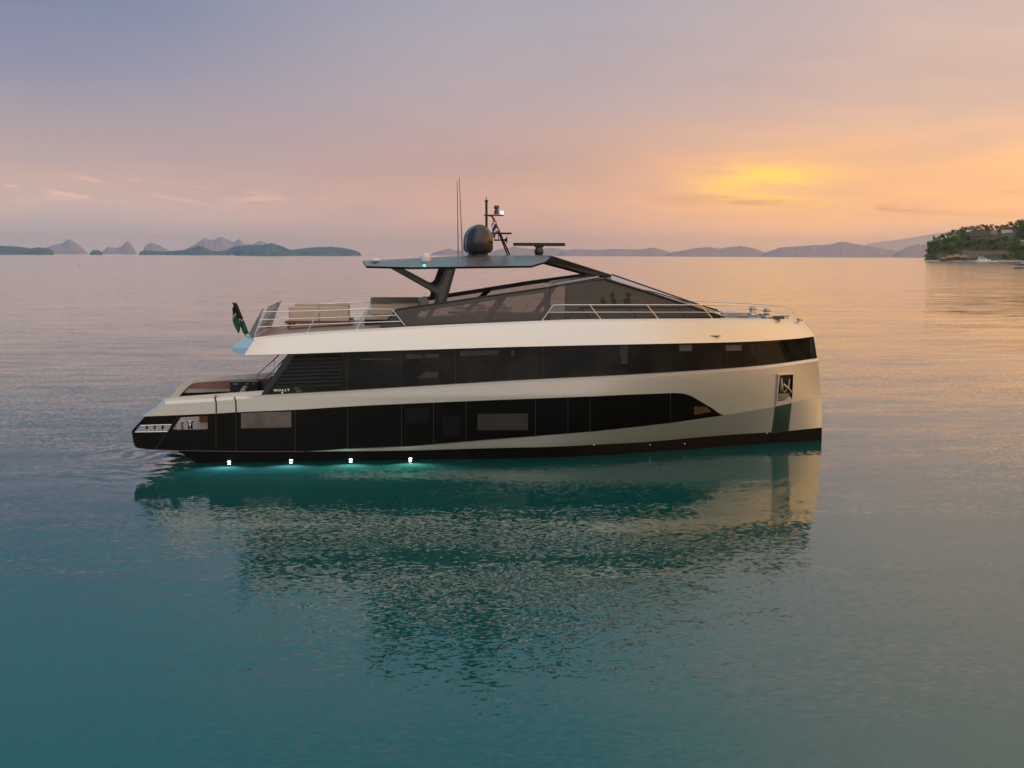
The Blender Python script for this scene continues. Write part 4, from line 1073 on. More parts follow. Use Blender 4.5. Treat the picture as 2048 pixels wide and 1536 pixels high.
# skipper: one skinned body with face, hands and clothing
def person():
    hp_ = at_y(1258, 588, -0.95)
    base = empty('person', (hp_[0] - 0.06, -0.95, FLZ)); tag(base, 'seated person in a teal shirt at the helm behind the side glass', 'person')
    def skin(name, verts, edges, radii, m, lv=2):
        me = bpy.data.meshes.new(name); me.from_pydata(verts, edges, []); o = bpy.data.objects.new(name, me); COL.objects.link(o)
        md = o.modifiers.new('skin', 'SKIN'); md.use_smooth_shade = True
        sk = me.skin_vertices[0].data
        for i, r in enumerate(radii): sk[i].radius = (r, r) if not isinstance(r, tuple) else r
        sk[0].use_root = True
        sb_ = o.modifiers.new('subd', 'SUBSURF'); sb_.levels = lv; sb_.render_levels = lv
        me.materials.append(m); o.parent = base; return o
    H = 1.42
    V = [(-.08, 0, .74), (-.06, 0, .92), (-.02, 0, 1.10), (.0, 0, 1.24), (.03, 0, 1.34), (.05, 0, 1.44), (.06, 0, 1.54)]
    E = [(0, 1), (1, 2), (2, 3), (3, 4), (4, 5), (5, 6)]
    Rr = [(.15, .12), (.145, .11), (.17, .12), (.13, .10), .055, (.082, .095), (.06, .075)]
    for s in (-1, 1):
        k = len(V)
        V += [(0, .20 * s, 1.22), (.10, .25 * s, 1.0), (.34, .18 * s, 0.98), (.42, .16 * s, 1.0)]
        E += [(3, k), (k, k + 1), (k + 1, k + 2), (k + 2, k + 3)]; Rr += [.065, .048, .034, .036]
        for fi, (dx, dy, dz, ln) in enumerate([(1, .0, .0, .08), (1, .2, .02, .075), (1, -.2, .02, .075), (.9, .38, -.05, .06), (.5, -.8, .3, .055)]):
            j = len(V); d_ = Vector((dx, dy, dz)).normalized() * ln
            V += [(.42 + d_.x, .16 * s + d_.y * s, 1.0 + d_.z), (.42 + d_.x * 1.5, .16 * s + d_.y * 1.5 * s, 1.0 + d_.z * 1.5 - .03)]
            E += [(k + 3, j), (j, j + 1)]; Rr += [.010, .008]
        k = len(V)
        V += [(.0, .09 * s, .72), (.38, .12 * s, .74), (.42, .12 * s, .34), (.43, .12 * s, .08), (.56, .13 * s, .05)]
        E += [(0, k), (k, k + 1), (k + 1, k + 2), (k + 2, k + 3), (k + 3, k + 4)]; Rr += [.095, .065, .055, .042, .04]
    skin('body', V, E, Rr, M['skin'])
    # clothing a little proud of the body
    Vs = [(-.08, 0, .78), (-.06, 0, .92), (-.02, 0, 1.10), (.0, 0, 1.25), (.02, 0, 1.30)]; Es = [(0, 1), (1, 2), (2, 3), (3, 4)]; Rs = [(.165, .135), (.16, .125), (.185, .135), (.14, .11), .075]
    for s in (-1, 1):
        k = len(Vs); Vs += [(0, .21 * s, 1.22), (.07, .245 * s, 1.07)]; Es += [(3, k), (k, k + 1)]; Rs += [.082, .068]
    skin('shirt', Vs, Es, Rs, M['teal'])
    Vt = [(-.08, 0, .74)]; Et = []; Rt = [(.16, .13)]
    for s in (-1, 1):
        k = len(Vt); Vt += [(.0, .09 * s, .72), (.38, .12 * s, .74), (.42, .12 * s, .36), (.43, .12 * s, .14)]; Et += [(0, k), (k, k + 1), (k + 1, k + 2), (k + 2, k + 3)]; Rt += [.105, .078, .066, .055]
    skin('trousers', Vt, Et, Rt, M['navy'])
    h = MB().lathe((.04, 0, 1.47), [(0.095, -.04), (.112, .02), (.10, .09), (.06, .14), (0, .155)], 18); h.build('hair', M['hair'], base, smooth=60)
    for s in (-1, 1): MB().lathe((.145, .035 * s, 1.475), [(0, -.008), (.011, 0), (0, .008)], 8).build('eye', M['hair'], base)
    MB().hexa([(.135, -.015, 1.43), (.135, .015, 1.43), (.14, .006, 1.48), (.14, -.006, 1.48)], [(.168, -.008, 1.432), (.168, .008, 1.432), (.15, .003, 1.47), (.15, -.003, 1.47)]).build('nose', M['skin'], base)
person()

# flags
def flag_mat(name, fn):
    mm = bpy.data.materials.new(name); mm.use_nodes = True
    t = NT(mm.node_tree); p = t.n['Principled BSDF']; p.inputs['Roughness'].default_value = 0.85
    uv = t.node('ShaderNodeTexCoord').outputs['UV']; sp = t.node('ShaderNodeSeparateXYZ'); t.l.new(uv, sp.inputs[0])
    t.l.new(fn(t, sp.outputs[0], sp.outputs[1]), p.inputs['Base Color'])
    return mm
def cloth(name, pts_fn, m, parent, nu=10, nv=14):
    me = bpy.data.meshes.new(name); V = []; Fc = []; UV = []
    for i in range(nu + 1):
        for j in range(nv + 1): V.append(tuple(pts_fn(i / nu, j / nv))); UV.append((i / nu, j / nv))
    for i in range(nu):
        for j in range(nv): a = i * (nv + 1) + j; Fc.append((a, a + nv + 1, a + nv + 2, a + 1))
    me.from_pydata(V, [], Fc); ul = me.uv_layers.new(name='UVMap')
    for L in me.loops: ul.data[L.index].uv = UV[L.vertex_index]
    me.polygons.foreach_set('use_smooth', [True] * len(me.polygons)); me.materials.append(m)
    o = bpy.data.objects.new(name, me); COL.objects.link(o); o.parent = parent
    sd_ = o.modifiers.new('thick', 'SOLIDIFY'); sd_.thickness = 0.006
    return o
fy = -0.4
ft0, ft1 = at_y(468.5, 605, fy), at_y(491, 668, fy)
ens = empty('ensign_flag', ft1); tag(ens, 'drooping green, black and yellow ensign on a slanting black staff over the stern', 'flag')
d = (np.array(ft0) - ft1)
MB().tube([np.array([0.0, 0, -0.05]), d], 0.03, 8).build('staff', M['matblack'], ens)
def ens_col(t, u, v):
    tri = t.math('ABSOLUTE', t.math('SUBTRACT', v, 0.5))
    dd = t.math('SUBTRACT', t.math('MULTIPLY', u, 0.9), t.math('MULTIPLY', tri, 1.0))
    c = t.mix(t.math('GREATER_THAN', v, 0.62), (0.010, 0.085, 0.045), (0.012, 0.011, 0.010))
    c = t.mix(t.math('LESS_THAN', t.math('ABSOLUTE', t.math('SUBTRACT', v, 0.62)), 0.05), c, (0.55, 0.42, 0.10))
    return t.mix(t.math('LESS_THAN', u, 0.06), c, (0.45, 0.42, 0.30))
EM = flag_mat('ensign_cloth', ens_col)
def ens_fn(u, v):      # the loose flap hanging to the left of the staff
    p = d * (0.30 + 0.62 * v)
    return p + np.array([-0.02 - 0.20 * math.sin(min(1, u * 1.0) * 1.5) * (0.45 + 0.55 * math.sin(math.pi * min(1, v * 1.1))), -0.05 - 0.04 * math.sin(9 * u + 4 * v), -0.36 * u * (1 - 0.5 * v)])
cloth('flag_cloth', ens_fn, EM, ens)
def ens_fn2(u, v):     # the furled body of the cloth along the staff
    p = d * (0.02 + 0.97 * v)
    return p + np.array([-0.07 + (0.17 + 0.05 * (1 - v)) * u, -0.07 - 0.05 * math.sin(math.pi * u) - 0.015 * math.sin(14 * v), 0.02 * math.sin(7 * u)])
def fold_col(t, u, v):
    gpart = t.math('MULTIPLY', t.math('LESS_THAN', v, 0.42), t.math('GREATER_THAN', u, t.math('MULTIPLY', v, 1.3)))
    c = t.mix(gpart, (0.008, 0.008, 0.009), (0.008, 0.075, 0.042))
    return t.mix(t.math('LESS_THAN', t.math('ABSOLUTE', t.math('SUBTRACT', v, 0.45)), 0.02), c, (0.4, 0.4, 0.4))
cloth('flag_fold', ens_fn2, flag_mat('ensign_fold', fold_col), ens, 8, 14)
c0 = at_y(989, 440, -0.25)
ctf = empty('courtesy_flag', c0); tag(ctf, 'small red, white and blue flag hanging beside the mast stay', 'flag')
def tri_col(t, u, v):
    a = t.math('ABSOLUTE', t.math('SUBTRACT', v, 0.5))
    c = t.mix(t.math('LESS_THAN', a, 0.34), (0.42, 0.02, 0.03), (0.75, 0.72, 0.74))
    return t.mix(t.math('LESS_THAN', a, 0.17), c, (0.03, 0.03, 0.16))
def ctf_fn(u, v):
    return np.array([-0.02 + 0.16 * (1 - v) - 0.20 * u * (0.5 + 0.5 * (1 - v)) + 0.12 * (1 - u) * 0.3, 0.02 * math.sin(9 * u + 5 * v), -0.52 * (1 - v) - 0.12 * u + 0.06 * math.sin(5 * u)])
cloth('flag_cloth', ctf_fn, flag_mat('courtesy_cloth', tri_col), ctf, 8, 14)
MB().tube([(0.02, 0, 0.18), (0.20, 0, -0.6)], 0.006, 5).build('halyard', M['lightgrey'], ctf)
# ------------------------------------------------------------------ far scenery
def W(px, py, d):
    r_ = ray(px, py); return CAM + r_ * (d / float(np.dot(r_, FH)))
def island_mat(name, c1, c2, sc):
    mm = bpy.data.materials.new(name); mm.use_nodes = True
    t = NT(mm.node_tree); p = t.n['Principled BSDF']; p.inputs['Roughness'].default_value = 0.95; p.inputs['Specular IOR Level'].default_value = 0.1
    pos = t.node('ShaderNodeNewGeometry').outputs['Position']
    f = t.noise(pos, sc, 5, 0.65).outputs[0]
    t.l.new(t.mix(t.rng(f, 0.35, 0.65), c1, c2), p.inputs['Base Color'])
    return mm
IM = island_mat('island_hazed_forest', (0.085, 0.150, 0.190), (0.125, 0.195, 0.230), 0.02)  # bluish distance haze mixed into the forest colour
KM = island_mat('limestone_hazed_forest', (0.33, 0.305, 0.39), (0.35, 0.325, 0.41), 0.008)  # pale lilac: albedo raised towards the haze tone
HM = island_mat('hill_hazed_forest', (0.34, 0.27, 0.31), (0.38, 0.30, 0.33), 0.008)  # haze of the far range included in this colour
def island(name, sky, d, m, depth=0.35, rough=0.022, label=None, seed=0):
    rg = np.random.RandomState(seed)
    xs = np.array([p[0] for p in sky]); ys = np.array([p[1] for p in sky])
    pxs = np.linspace(xs[0], xs[-1], max(40, int((xs[-1] - xs[0]) * 0.9)))
    hs_ = np.array([far_z(a, b, d) for a, b in zip(pxs, np.interp(pxs, xs, ys))])
    hs_ = np.maximum(hs_, 0)
    hs_[0] = hs_[-1] = 0 if ys[-1] > 500 or ys[0] > 500 else hs_[-1]
    hs_ *= 1 + np.convolve(rg.normal(0, rough * 1.3, len(hs_)), (.25, .5, .25), 'same')
    wd = (xs[-1] - xs[0]) / FPX * d
    half_d = max(min(wd * depth, 1200), 60)
    G = []
    for a, h in zip(pxs, hs_):
        row = []
        for v in np.linspace(-1, 1, 13):
            k = math.cos(v * math.pi / 2) ** 0.8
            dd = d + v * half_d * (0.35 + 0.65 * min(1, h / (hs_.max() + 1e-6) * 1.6))
            p = far_at(a, dd)
            z = h * k * (1 + rg.normal(0, rough * 0.6) * k ** 5 * (1 if abs(v) > .05 else 0))
            row.append((p[0], p[1], max(z, 0) - (1.0 if abs(v) > .99 else 0.2)))
        G.append(row)
    o = MB().grid(G).build(name, m, smooth=60, fix=False)
    tag(o, label, None, None, 'structure'); return o
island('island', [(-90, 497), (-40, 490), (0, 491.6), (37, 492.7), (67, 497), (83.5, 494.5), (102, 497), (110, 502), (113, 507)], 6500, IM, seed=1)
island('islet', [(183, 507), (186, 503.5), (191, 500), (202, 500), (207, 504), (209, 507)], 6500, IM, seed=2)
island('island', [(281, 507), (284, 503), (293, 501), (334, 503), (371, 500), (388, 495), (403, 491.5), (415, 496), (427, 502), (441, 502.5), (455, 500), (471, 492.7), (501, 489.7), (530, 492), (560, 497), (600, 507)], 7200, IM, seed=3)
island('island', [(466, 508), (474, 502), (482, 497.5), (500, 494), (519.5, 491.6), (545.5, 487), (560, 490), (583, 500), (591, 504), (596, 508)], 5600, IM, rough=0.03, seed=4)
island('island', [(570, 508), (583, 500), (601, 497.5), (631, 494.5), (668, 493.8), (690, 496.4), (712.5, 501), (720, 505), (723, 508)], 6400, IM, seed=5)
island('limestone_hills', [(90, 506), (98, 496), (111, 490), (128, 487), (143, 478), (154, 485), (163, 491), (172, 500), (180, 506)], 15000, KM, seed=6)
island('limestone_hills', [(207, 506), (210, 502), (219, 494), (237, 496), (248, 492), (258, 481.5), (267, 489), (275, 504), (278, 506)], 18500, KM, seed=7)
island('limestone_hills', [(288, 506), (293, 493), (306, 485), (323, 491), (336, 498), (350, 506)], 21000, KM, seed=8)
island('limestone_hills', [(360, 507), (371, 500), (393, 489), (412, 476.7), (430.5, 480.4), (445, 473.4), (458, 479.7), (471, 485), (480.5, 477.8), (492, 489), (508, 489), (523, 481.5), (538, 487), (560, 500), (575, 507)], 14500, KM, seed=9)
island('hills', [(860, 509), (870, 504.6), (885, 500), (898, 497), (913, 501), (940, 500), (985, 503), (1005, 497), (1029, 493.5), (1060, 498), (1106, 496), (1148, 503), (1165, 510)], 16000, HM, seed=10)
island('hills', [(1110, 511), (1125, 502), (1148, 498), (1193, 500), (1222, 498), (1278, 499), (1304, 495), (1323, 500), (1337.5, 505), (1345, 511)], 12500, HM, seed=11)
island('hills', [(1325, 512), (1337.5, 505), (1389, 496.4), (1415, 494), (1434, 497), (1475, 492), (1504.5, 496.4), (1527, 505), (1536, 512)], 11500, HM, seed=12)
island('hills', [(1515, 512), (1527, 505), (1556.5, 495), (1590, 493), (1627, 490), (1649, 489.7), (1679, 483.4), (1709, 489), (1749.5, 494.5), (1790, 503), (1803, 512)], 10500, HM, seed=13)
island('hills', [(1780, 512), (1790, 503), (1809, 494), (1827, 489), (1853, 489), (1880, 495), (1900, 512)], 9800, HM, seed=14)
island('hills', [(1700, 512), (1731, 487), (1805, 478), (1857, 468.5), (1920, 460), (1990, 470), (2100, 512)], 23000, island_mat('hill_painted_haze', (0.60, 0.45, 0.385), (0.62, 0.46, 0.39), 0.004), rough=0.006, seed=15)  # haze painted in: colour brought close to the low sky

# --- wooded headland on the right
SKY = [(1842, 521), (1846, 515), (1850, 502), (1856, 489), (1866, 482), (1880, 478), (1895, 475), (1915, 467), (1935, 462), (1960, 458.5), (1985, 460), (2000, 457), (2015, 454), (2030, 452), (2048, 450), (2120, 440), (2250, 446), (2400, 482), (2520, 517), (2560, 521)]
SX = np.array([p[0] for p in SKY]); SY = np.array([p[1] for p in SKY])
DS, DR = 1900.0, 2120.0
rgh = np.random.RandomState(3)
def head_pt(px, v):
    """ground of the headland: v 0 at the water's edge, 1 on the ridge, beyond 1 behind it"""
    ds = DS + 25 * math.sin(px * 0.05) - 0.10 * (px - 1950)
    dr = DR
    d = ds + (dr - ds) * v
    H = max(far_z(px, float(np.interp(px, SX, SY)), dr), 0.4)
    if v <= 1: h = 0.6 + (H - 0.6) * float(sm(0.10, 1.0, v)) ** 0.75
    else: h = H * max(0.0, 1 - (v - 1) * 1.1)
    if v < 0.02: h = -1.0
    p = far_at(px, d); return np.array([p[0], p[1], h])
def ground_mat():
    mm = bpy.data.materials.new('headland_ground'); mm.use_nodes = True
    t = NT(mm.node_tree); p = t.n['Principled BSDF']; p.inputs['Roughness'].default_value = 0.95
    pos = t.node('ShaderNodeNewGeometry').outputs['Position']
    f = t.noise(pos, 0.06, 5, 0.7).outputs[0]
    c = t.mix(t.rng(f, 0.35, 0.65), (0.018, 0.030, 0.012), (0.055, 0.070, 0.028))
    sp = t.node('ShaderNodeSeparateXYZ'); t.l.new(pos, sp.inputs[0])
    zz_ = t.math('ADD', sp.outputs[2], t.math('MULTIPLY', f, 2.0))
    c = t.mix(t.rng(zz_, 3.6, 2.2), c, (0.42, 0.36, 0.30))
    c = t.mix(t.rng(zz_, 1.5, 1.0), c, (0.05, 0.045, 0.04))
    t.l.new(c, p.inputs['Base Color']); return mm
GM = ground_mat()
vs_ = list(np.linspace(0, 1, 16)) + [1.15, 1.4, 1.9]
o = MB().grid([[head_pt(px, v) * np.array([1, 1, 1]) + np.array([0, 0, rgh.normal(0, 0.5) if v > .2 else 0]) for v in vs_] for px in list(np.linspace(1842, 2060, 90)) + list(np.linspace(2070, 2570, 40))]).build('headland', GM, smooth=60, fix=False); tag(o, kind='structure')
# point of land close to the right edge of the frame
def spit_pt(px, v):
    d = 1380 + 120 * v; e = float(sm(2032, 2075, px)); p = far_at(px, d)
    return np.array([p[0], p[1], (-0.8 if v < 0.02 or e < .01 else (0.5 + 9 * e * math.sin(math.pi * v) ** 0.7))])
o = MB().grid([[spit_pt(px, v) for v in np.linspace(0, 1, 9)] for px in np.linspace(2031, 2300, 40)]).build('shore_point', GM, smooth=60, fix=False); tag(o, kind='structure')
# wooded hillside of the bay, to the right of the frame (seen mirrored in the bow)
def bay_pt(a, v):
    d = 1000 + 60 * math.sin(a * 0.2) + 320 * v; az_ = R(a)
    p = CAM + (FH * math.cos(az_) + RT0 * math.sin(az_)) * d
    h = (105 + 25 * math.sin(a * 0.31) + 12 * math.sin(a * 0.9)) * float(sm(44, 56, a)) * math.sin(math.pi / 2 * min(1, v * 1.05)) + rgh.normal(0, 3.5)
    return (p[0], p[1], -1.0 if v < .01 or a < 44.5 else max(h, 0.4))
o = MB().grid([[bay_pt(a, v) for v in np.linspace(0, 1, 14)] for a in np.linspace(44, 92, 110)]).build('bay_hillside', island_mat('bay_forest', (0.012, 0.022, 0.010), (0.10, 0.10, 0.035), 0.05), smooth=60, fix=False); tag(o, kind='structure')

# --- trees
def leaf_mat(name, c1, c2):
    mm = bpy.data.materials.new(name); mm.use_nodes = True
    t = NT(mm.node_tree); p = t.n['Principled BSDF']; p.inputs['Roughness'].default_value = 0.8; p.inputs['Specular IOR Level'].default_value = 0.15
    pos = t.node('ShaderNodeTexCoord').outputs['Object']
    oi = t.node('ShaderNodeObjectInfo').outputs['Random']
    f = t.noise(pos, 0.55, 3, 0.6).outputs[0]
    c = t.mix(t.rng(f, 0.3, 0.7), c1, c2)
    hsv = t.node('ShaderNodeHueSaturation'); t.l.new(c, hsv.inputs['Color'])
    t.l.new(t.rng(oi, 0, 1, 0.485, 0.515, 'LINEAR'), hsv.inputs['Hue']); t.l.new(t.rng(oi, 0, 1, 0.65, 1.35, 'LINEAR'), hsv.inputs['Value'])
    t.l.new(hsv.outputs[0], p.inputs['Base Color']); return mm
LM = [leaf_mat('leaf_dark', (0.038, 0.070, 0.018), (0.100, 0.150, 0.042)), leaf_mat('leaf_mid', (0.075, 0.125, 0.026), (0.160, 0.215, 0.055)), leaf_mat('leaf_brown', (0.045, 0.040, 0.018), (0.09, 0.075, 0.034))]
BK = mat('tree_bark', (0.09, 0.07, 0.055), 0.9)
def crown_mesh(seed, h, wdt, shape):
    rg = random.Random(seed); q = MB()
    lumps = []
    n = 9 if shape != 'tall' else 11
    for _ in range(n):
        if shape == 'flat': c = (rg.uniform(-.36, .36) * wdt, rg.uniform(-.36, .36) * wdt, h * rg.uniform(.62, .90)); r_ = wdt * rg.uniform(.13, .24)
        elif shape == 'tall': zq = rg.uniform(.30, .95); c = (rg.uniform(-.2, .2) * wdt * (1.2 - zq), rg.uniform(-.2, .2) * wdt * (1.2 - zq), h * zq); r_ = wdt * rg.uniform(.14, .24)
        else: c = (rg.uniform(-.30, .30) * wdt, rg.uniform(-.30, .30) * wdt, h * rg.uniform(.34, .84)); r_ = wdt * rg.uniform(.17, .29)
        lumps.append((Vector(c), r_))
    for c, r_ in lumps:
        for _ in range(46):
            dv = Vector((rg.gauss(0, 1), rg.gauss(0, 1), rg.gauss(0, 1))).normalized() * r_ * rg.uniform(.55, 1.12); dv.z *= .8
            p = c + dv; s = rg.uniform(.35, .85) * wdt / 11
            u = Vector((rg.gauss(0, 1), rg.gauss(0, 1), rg.gauss(0, .6))).normalized(); v2 = u.cross(Vector((rg.gauss(0, 1), rg.gauss(0, 1), rg.gauss(0, 1)))).normalized()
            q.add([p - u * s, p - v2 * s * .7, p + u * s, p + v2 * s * .7 + Vector((0, 0, .1))], [(0, 1, 2, 3)])
    return q, lumps
kinds = [('tree', 'round', 12, 11, 0), ('tree', 'round', 10, 10, 1), ('tree', 'flat', 14, 12, 0), ('tree', 'tall', 15, 8, 0), ('tree', 'round', 9, 10, 2), ('tree', 'flat', 11, 12, 1)]
TL = ['dark round crowned tree in the woods of the headland', 'light green round crowned tree in the woods of the headland', 'dark spreading tree with a bare trunk on the headland', 'tall narrow dark tree on the headland', 'brownish low tree in the woods of the headland', 'light green spreading tree on the headland']
protos = []
for i, (nm, shp, h, wd, mi) in enumerate(kinds):
    e = empty('broadleaf_tree', (0, 0, 0)); tag(e, TL[i], 'tree', 'headland ' + ('tall narrow' if shp == 'tall' else 'spreading' if shp == 'flat' else 'round') + (' dark', ' light', ' brown')[mi] + ' trees')
    q, lumps = crown_mesh(40 + i, h, wd, shp); q.build('crown', LM[mi], e, fix=False)
    tk = MB(); tk.tube([(0, 0, -1.5), (0.1, 0, h * .35), (0.0, 0.1, h * .62)], [.32, .24, .12], 7)
    for c, r_ in lumps[:5]: tk.tube([(0.08, 0, h * .38), tuple(c)], [.14, .05], 5)
    tk.build('trunk', BK, e)
    protos.append(e)
used = set()
def plant(i, p, s, rz):
    src = protos[i]
    if i not in used: used.add(i); e = src; 
    else:
        e = src.copy(); COL.objects.link(e)
        for ch in src.children:
            c = ch.copy(); COL.objects.link(c); c.parent = e
    e.location = p; e.rotation_euler = (0, 0, rz); e.scale = (s, s, s * rnd.uniform(.9, 1.1))
EX = [(1995, 456, 2029, 470), (1935, 458, 1984, 477), (1980, 459, 1996, 467), (1924, 499.5, 2014, 508), (1879, 505, 1935, 523), (1948, 508, 1996, 526)]
def clear(px, yt, yb_):
    for a, b, c, d in EX:
        if px + 5 > a and px - 5 < c and yb_ > b and yt < d: return False
    return True
def pxy(p):
    d = np.array(p) - CAM; z = float(d @ FW); return PPX + FPX * float(d @ RT) / z, PPY - FPX * float(d @ UP) / z
cnt = 0; tries = 0
cand = []
while cnt < 190 and tries < 6000:
    tries += 1
    px = rnd.uniform(1847, 2064); v = rnd.uniform(0.13, 1.03) if px > 1862 else rnd.uniform(0.2, 1.0)
    p = head_pt(px, v); x, y = pxy(p)
    i = rnd.choices(range(6), [4, 4, 2, 1.2, 2, 3])[0]; s = rnd.uniform(.7, 1.15)
    if v > 0.78 and 1925 < px < 2030: i = rnd.choice((0, 1, 4)); s *= 0.75
    hpx = kinds[i][2] * s * 1.25
    if v < 0.78 and not clear(x, y - hpx, y - 2): continue
    if any(abs(x - a) < 4.2 and abs(y - b) < 3.4 for a, b in cand): continue
    cand.append((x, y)); plant(i, tuple(p), s, rnd.uniform(0, 6.28)); cnt += 1
# single trees standing out on the skyline and at the point
for px, v, i, s in [(1853, .8, 2, 1.0), (1858, .6, 0, 1.1), (1851, .5, 0, .8), (1899, 1.0, 2, .85), (1931, 1.0, 0, .85), (1939, .98, 0, .7), (1947, .96, 1, .8), (1957, .95, 0, .85), (1966, .96, 4, .8), (1974, .97, 0, .85), (1984, .98, 4, .7), (1993, .98, 0, .65), (2003, .98, 1, .6), (2013, 1.0, 0, .8), (2024, 1.0, 0, .95), (2036, 1.0, 1, 1.1), (2046, 1.0, 4, 1.1), (1990, .72, 4, .8), (2020, .8, 1, .9), (2032, .86, 4, .8)]:
    plant(i, tuple(head_pt(px, v)), s, rnd.uniform(0, 6.28))
for k in range(16):
    px = rnd.uniform(2041, 2075); plant(rnd.choice((0, 1, 0)), tuple(spit_pt(px, rnd.uniform(.2, .8))), rnd.uniform(.55, .85), rnd.uniform(0, 6.28))

# the woods run on past the right edge of the frame
wd_ = MB()
for _ in range(520):
    px = rnd.uniform(2070, 2500); v = rnd.uniform(.15, 1.25); c = head_pt(px, v); r_ = rnd.uniform(3.0, 5.5)
    for k in range(16):
        dv = Vector((rnd.gauss(0, 1), rnd.gauss(0, 1), rnd.gauss(0, 1))).normalized() * r_; p = Vector(c) + Vector((dv.x, dv.y, r_ * 1.1 + dv.z)); s = rnd.uniform(.7, 1.5)
        u = Vector((rnd.gauss(0, 1), rnd.gauss(0, 1), rnd.gauss(0, 1))).normalized(); v2 = u.cross(Vector((rnd.gauss(0, 1), rnd.gauss(0, 1), .3))).normalized()
        wd_.add([p - u * s, p - v2 * s, p + u * s, p + v2 * s], [(0, 1, 2, 3)])
tag(wd_.build('woods', LM[0], fix=False), kind='stuff')
# --- houses on the headland
HR = {'roof': mat('grey_roof', (0.30, 0.28, 0.29), 0.6, vary=.08, vscale=.3), 'wallp': mat('pink_render', (0.42, 0.27, 0.22), 0.8), 'dark': mat('dark_tile_roof', (0.045, 0.032, 0.028), 0.7, vary=.2, vscale=.4), 'thatch': mat('thatch', (0.26, 0.165, 0.105), 0.95, vary=.2, vscale=.8), 'stone': mat('retaining_stone', (0.15, 0.125, 0.115), 0.9, vary=.25, vscale=.15), 'glass': mat('house_glass', (0.02, 0.02, 0.02), 0.1), 'cream': mat('cream_wall', (0.40, 0.34, 0.28), 0.8), 'rock': mat('shore_rock', (0.05, 0.045, 0.04), 0.9, vary=.3, vscale=.5)}
ANG = -YAW
def house(name, px, py_base, d, wd, dp, wh, rh, wallm, roofm, label, cat='house', hip=0.0, over=0.8, nwin=4, base_drop=6.0):
    p = W(px, py_base, d); e = empty(name, p); e.rotation_euler = (0, 0, ANG); tag(e, label, cat)
    b = MB(); b.box((0, 0, wh / 2 - base_drop / 2), (wd, dp, wh + base_drop)); wl_ = b.build('wall', wallm, e)
    rr = MB(); a = wd / 2 + over; c = dp / 2 + over
    lo = [(-a, -c, wh), (a, -c, wh), (a, c, wh), (-a, c, wh)]; ridge = [(-a + hip, 0, wh + rh), (a - hip, 0, wh + rh)]
    rr.add(lo + ridge, [(0, 1, 5, 4), (2, 3, 4, 5), (1, 2, 5), (3, 0, 4), (3, 2, 1, 0)]); rr.build('roof', roofm, e)
    for k in range(nwin):
        x = (-.5 + (k + .5) / nwin) * wd
        MB().box((x, -dp / 2 - .03, wh * .52), (wd / nwin * .55, .1, wh * .5)).build('window', HR['glass'], e)
    return e
house('house', 2010.5, 473, 2060, 24, 12, 3.4, 8.0, HR['wallp'], HR['roof'], 'house with a broad pale grey pitched roof high on the headland', hip=2.5)
g_ = house('house', 1988, 471, 2055, 9, 10, 5.5, 5.5, HR['wallp'], HR['wallp'], 'narrow pinkish gabled house between the grey roof and the dark pavilion house', nwin=2); g_.rotation_euler = (0, 0, ANG + R(62))
h_ = house('house', 1958, 478, 2045, 36, 14, 5.0, 11, mat('dim_veranda', (0.06, 0.045, 0.04), .8), HR['dark'], 'wide dark roofed veranda house among tall trees on the headland', hip=11, over=2.0, nwin=6)
for k in range(9): MB().box((-17 + 4.25 * k, -8.6, 2.4), (.45, .45, 5.4)).build('veranda_post', HR['cream'], h_)
house('house', 2047, 486, 2000, 12, 8, 3.5, 1.2, HR['cream'], HR['cream'], 'small cream flat roofed building at the right edge of the headland', nwin=2)
for px, wpx, py, ph, lb in [(1886, 13, 518.5, 5.5, 'first'), (1899, 15, 517.5, 9, 'second'), (1912.5, 16, 516.5, 10.5, 'third'), (1927, 17, 517, 9.5, 'fourth')]:
    d = 1912; e = empty('beach_pavilion', W(px, py + 2, d)); e.rotation_euler = (0, 0, ANG); sc = d / FPX
    tag(e, 'thatched beach pavilion under the retaining wall, %s of four from the point' % lb, 'pavilion', 'thatched pavilions on the beach')
    a = wpx * sc / 2; hh = ph * sc
    MB().add([(-a, -3.5, hh * .45), (a, -3.5, hh * .45), (a, 3.5, hh * .45), (-a, 3.5, hh * .45), (-a * .55, 0, hh), (a * .55, 0, hh)], [(0, 1, 5, 4), (2, 3, 4, 5), (1, 2, 5), (3, 0, 4), (3, 2, 1, 0)]).build('roof', HR['thatch'], e)
    MB().box((0, 1.5, hh * .1), (a * 1.7, 3, hh * .7)).build('wall', HR['dark'], e)
    for k in (-.9, -.3, .3, .9): MB().box((k * a, -3, hh * .12), (.3, .3, hh * .66)).build('post', HR['wallp'], e)
rwp0, rwp1 = W(1925, 509.5, 1945), W(2015, 509.5, 1945)
rw = MB(); 
for f0, f1, zt in ((0, .36, 0.8), (.36, 1.0, 0.0)):
    a = rwp0 * (1 - f0) + rwp1 * f0; b = rwp0 * (1 - f1) + rwp1 * f1; t_ = W(1925, 499 + (1 - zt) * 1.2, 1945)[2]
    rw.hexa([(a[0], a[1], a[2] - 6), (b[0], b[1], b[2] - 6), (b[0] + .1, b[1] + 2.5, b[2] - 6), (a[0] + .1, a[1] + 2.5, a[2] - 6)], [(a[0], a[1], t_), (b[0], b[1], t_ - 2.2), (b[0] + .1, b[1] + 2.5, t_ - 2.2), (a[0] + .1, a[1] + 2.5, t_)])
tag(rw.build('retaining_wall', HR['stone']), 'long grey brown retaining wall between the trees above the beach', 'wall')
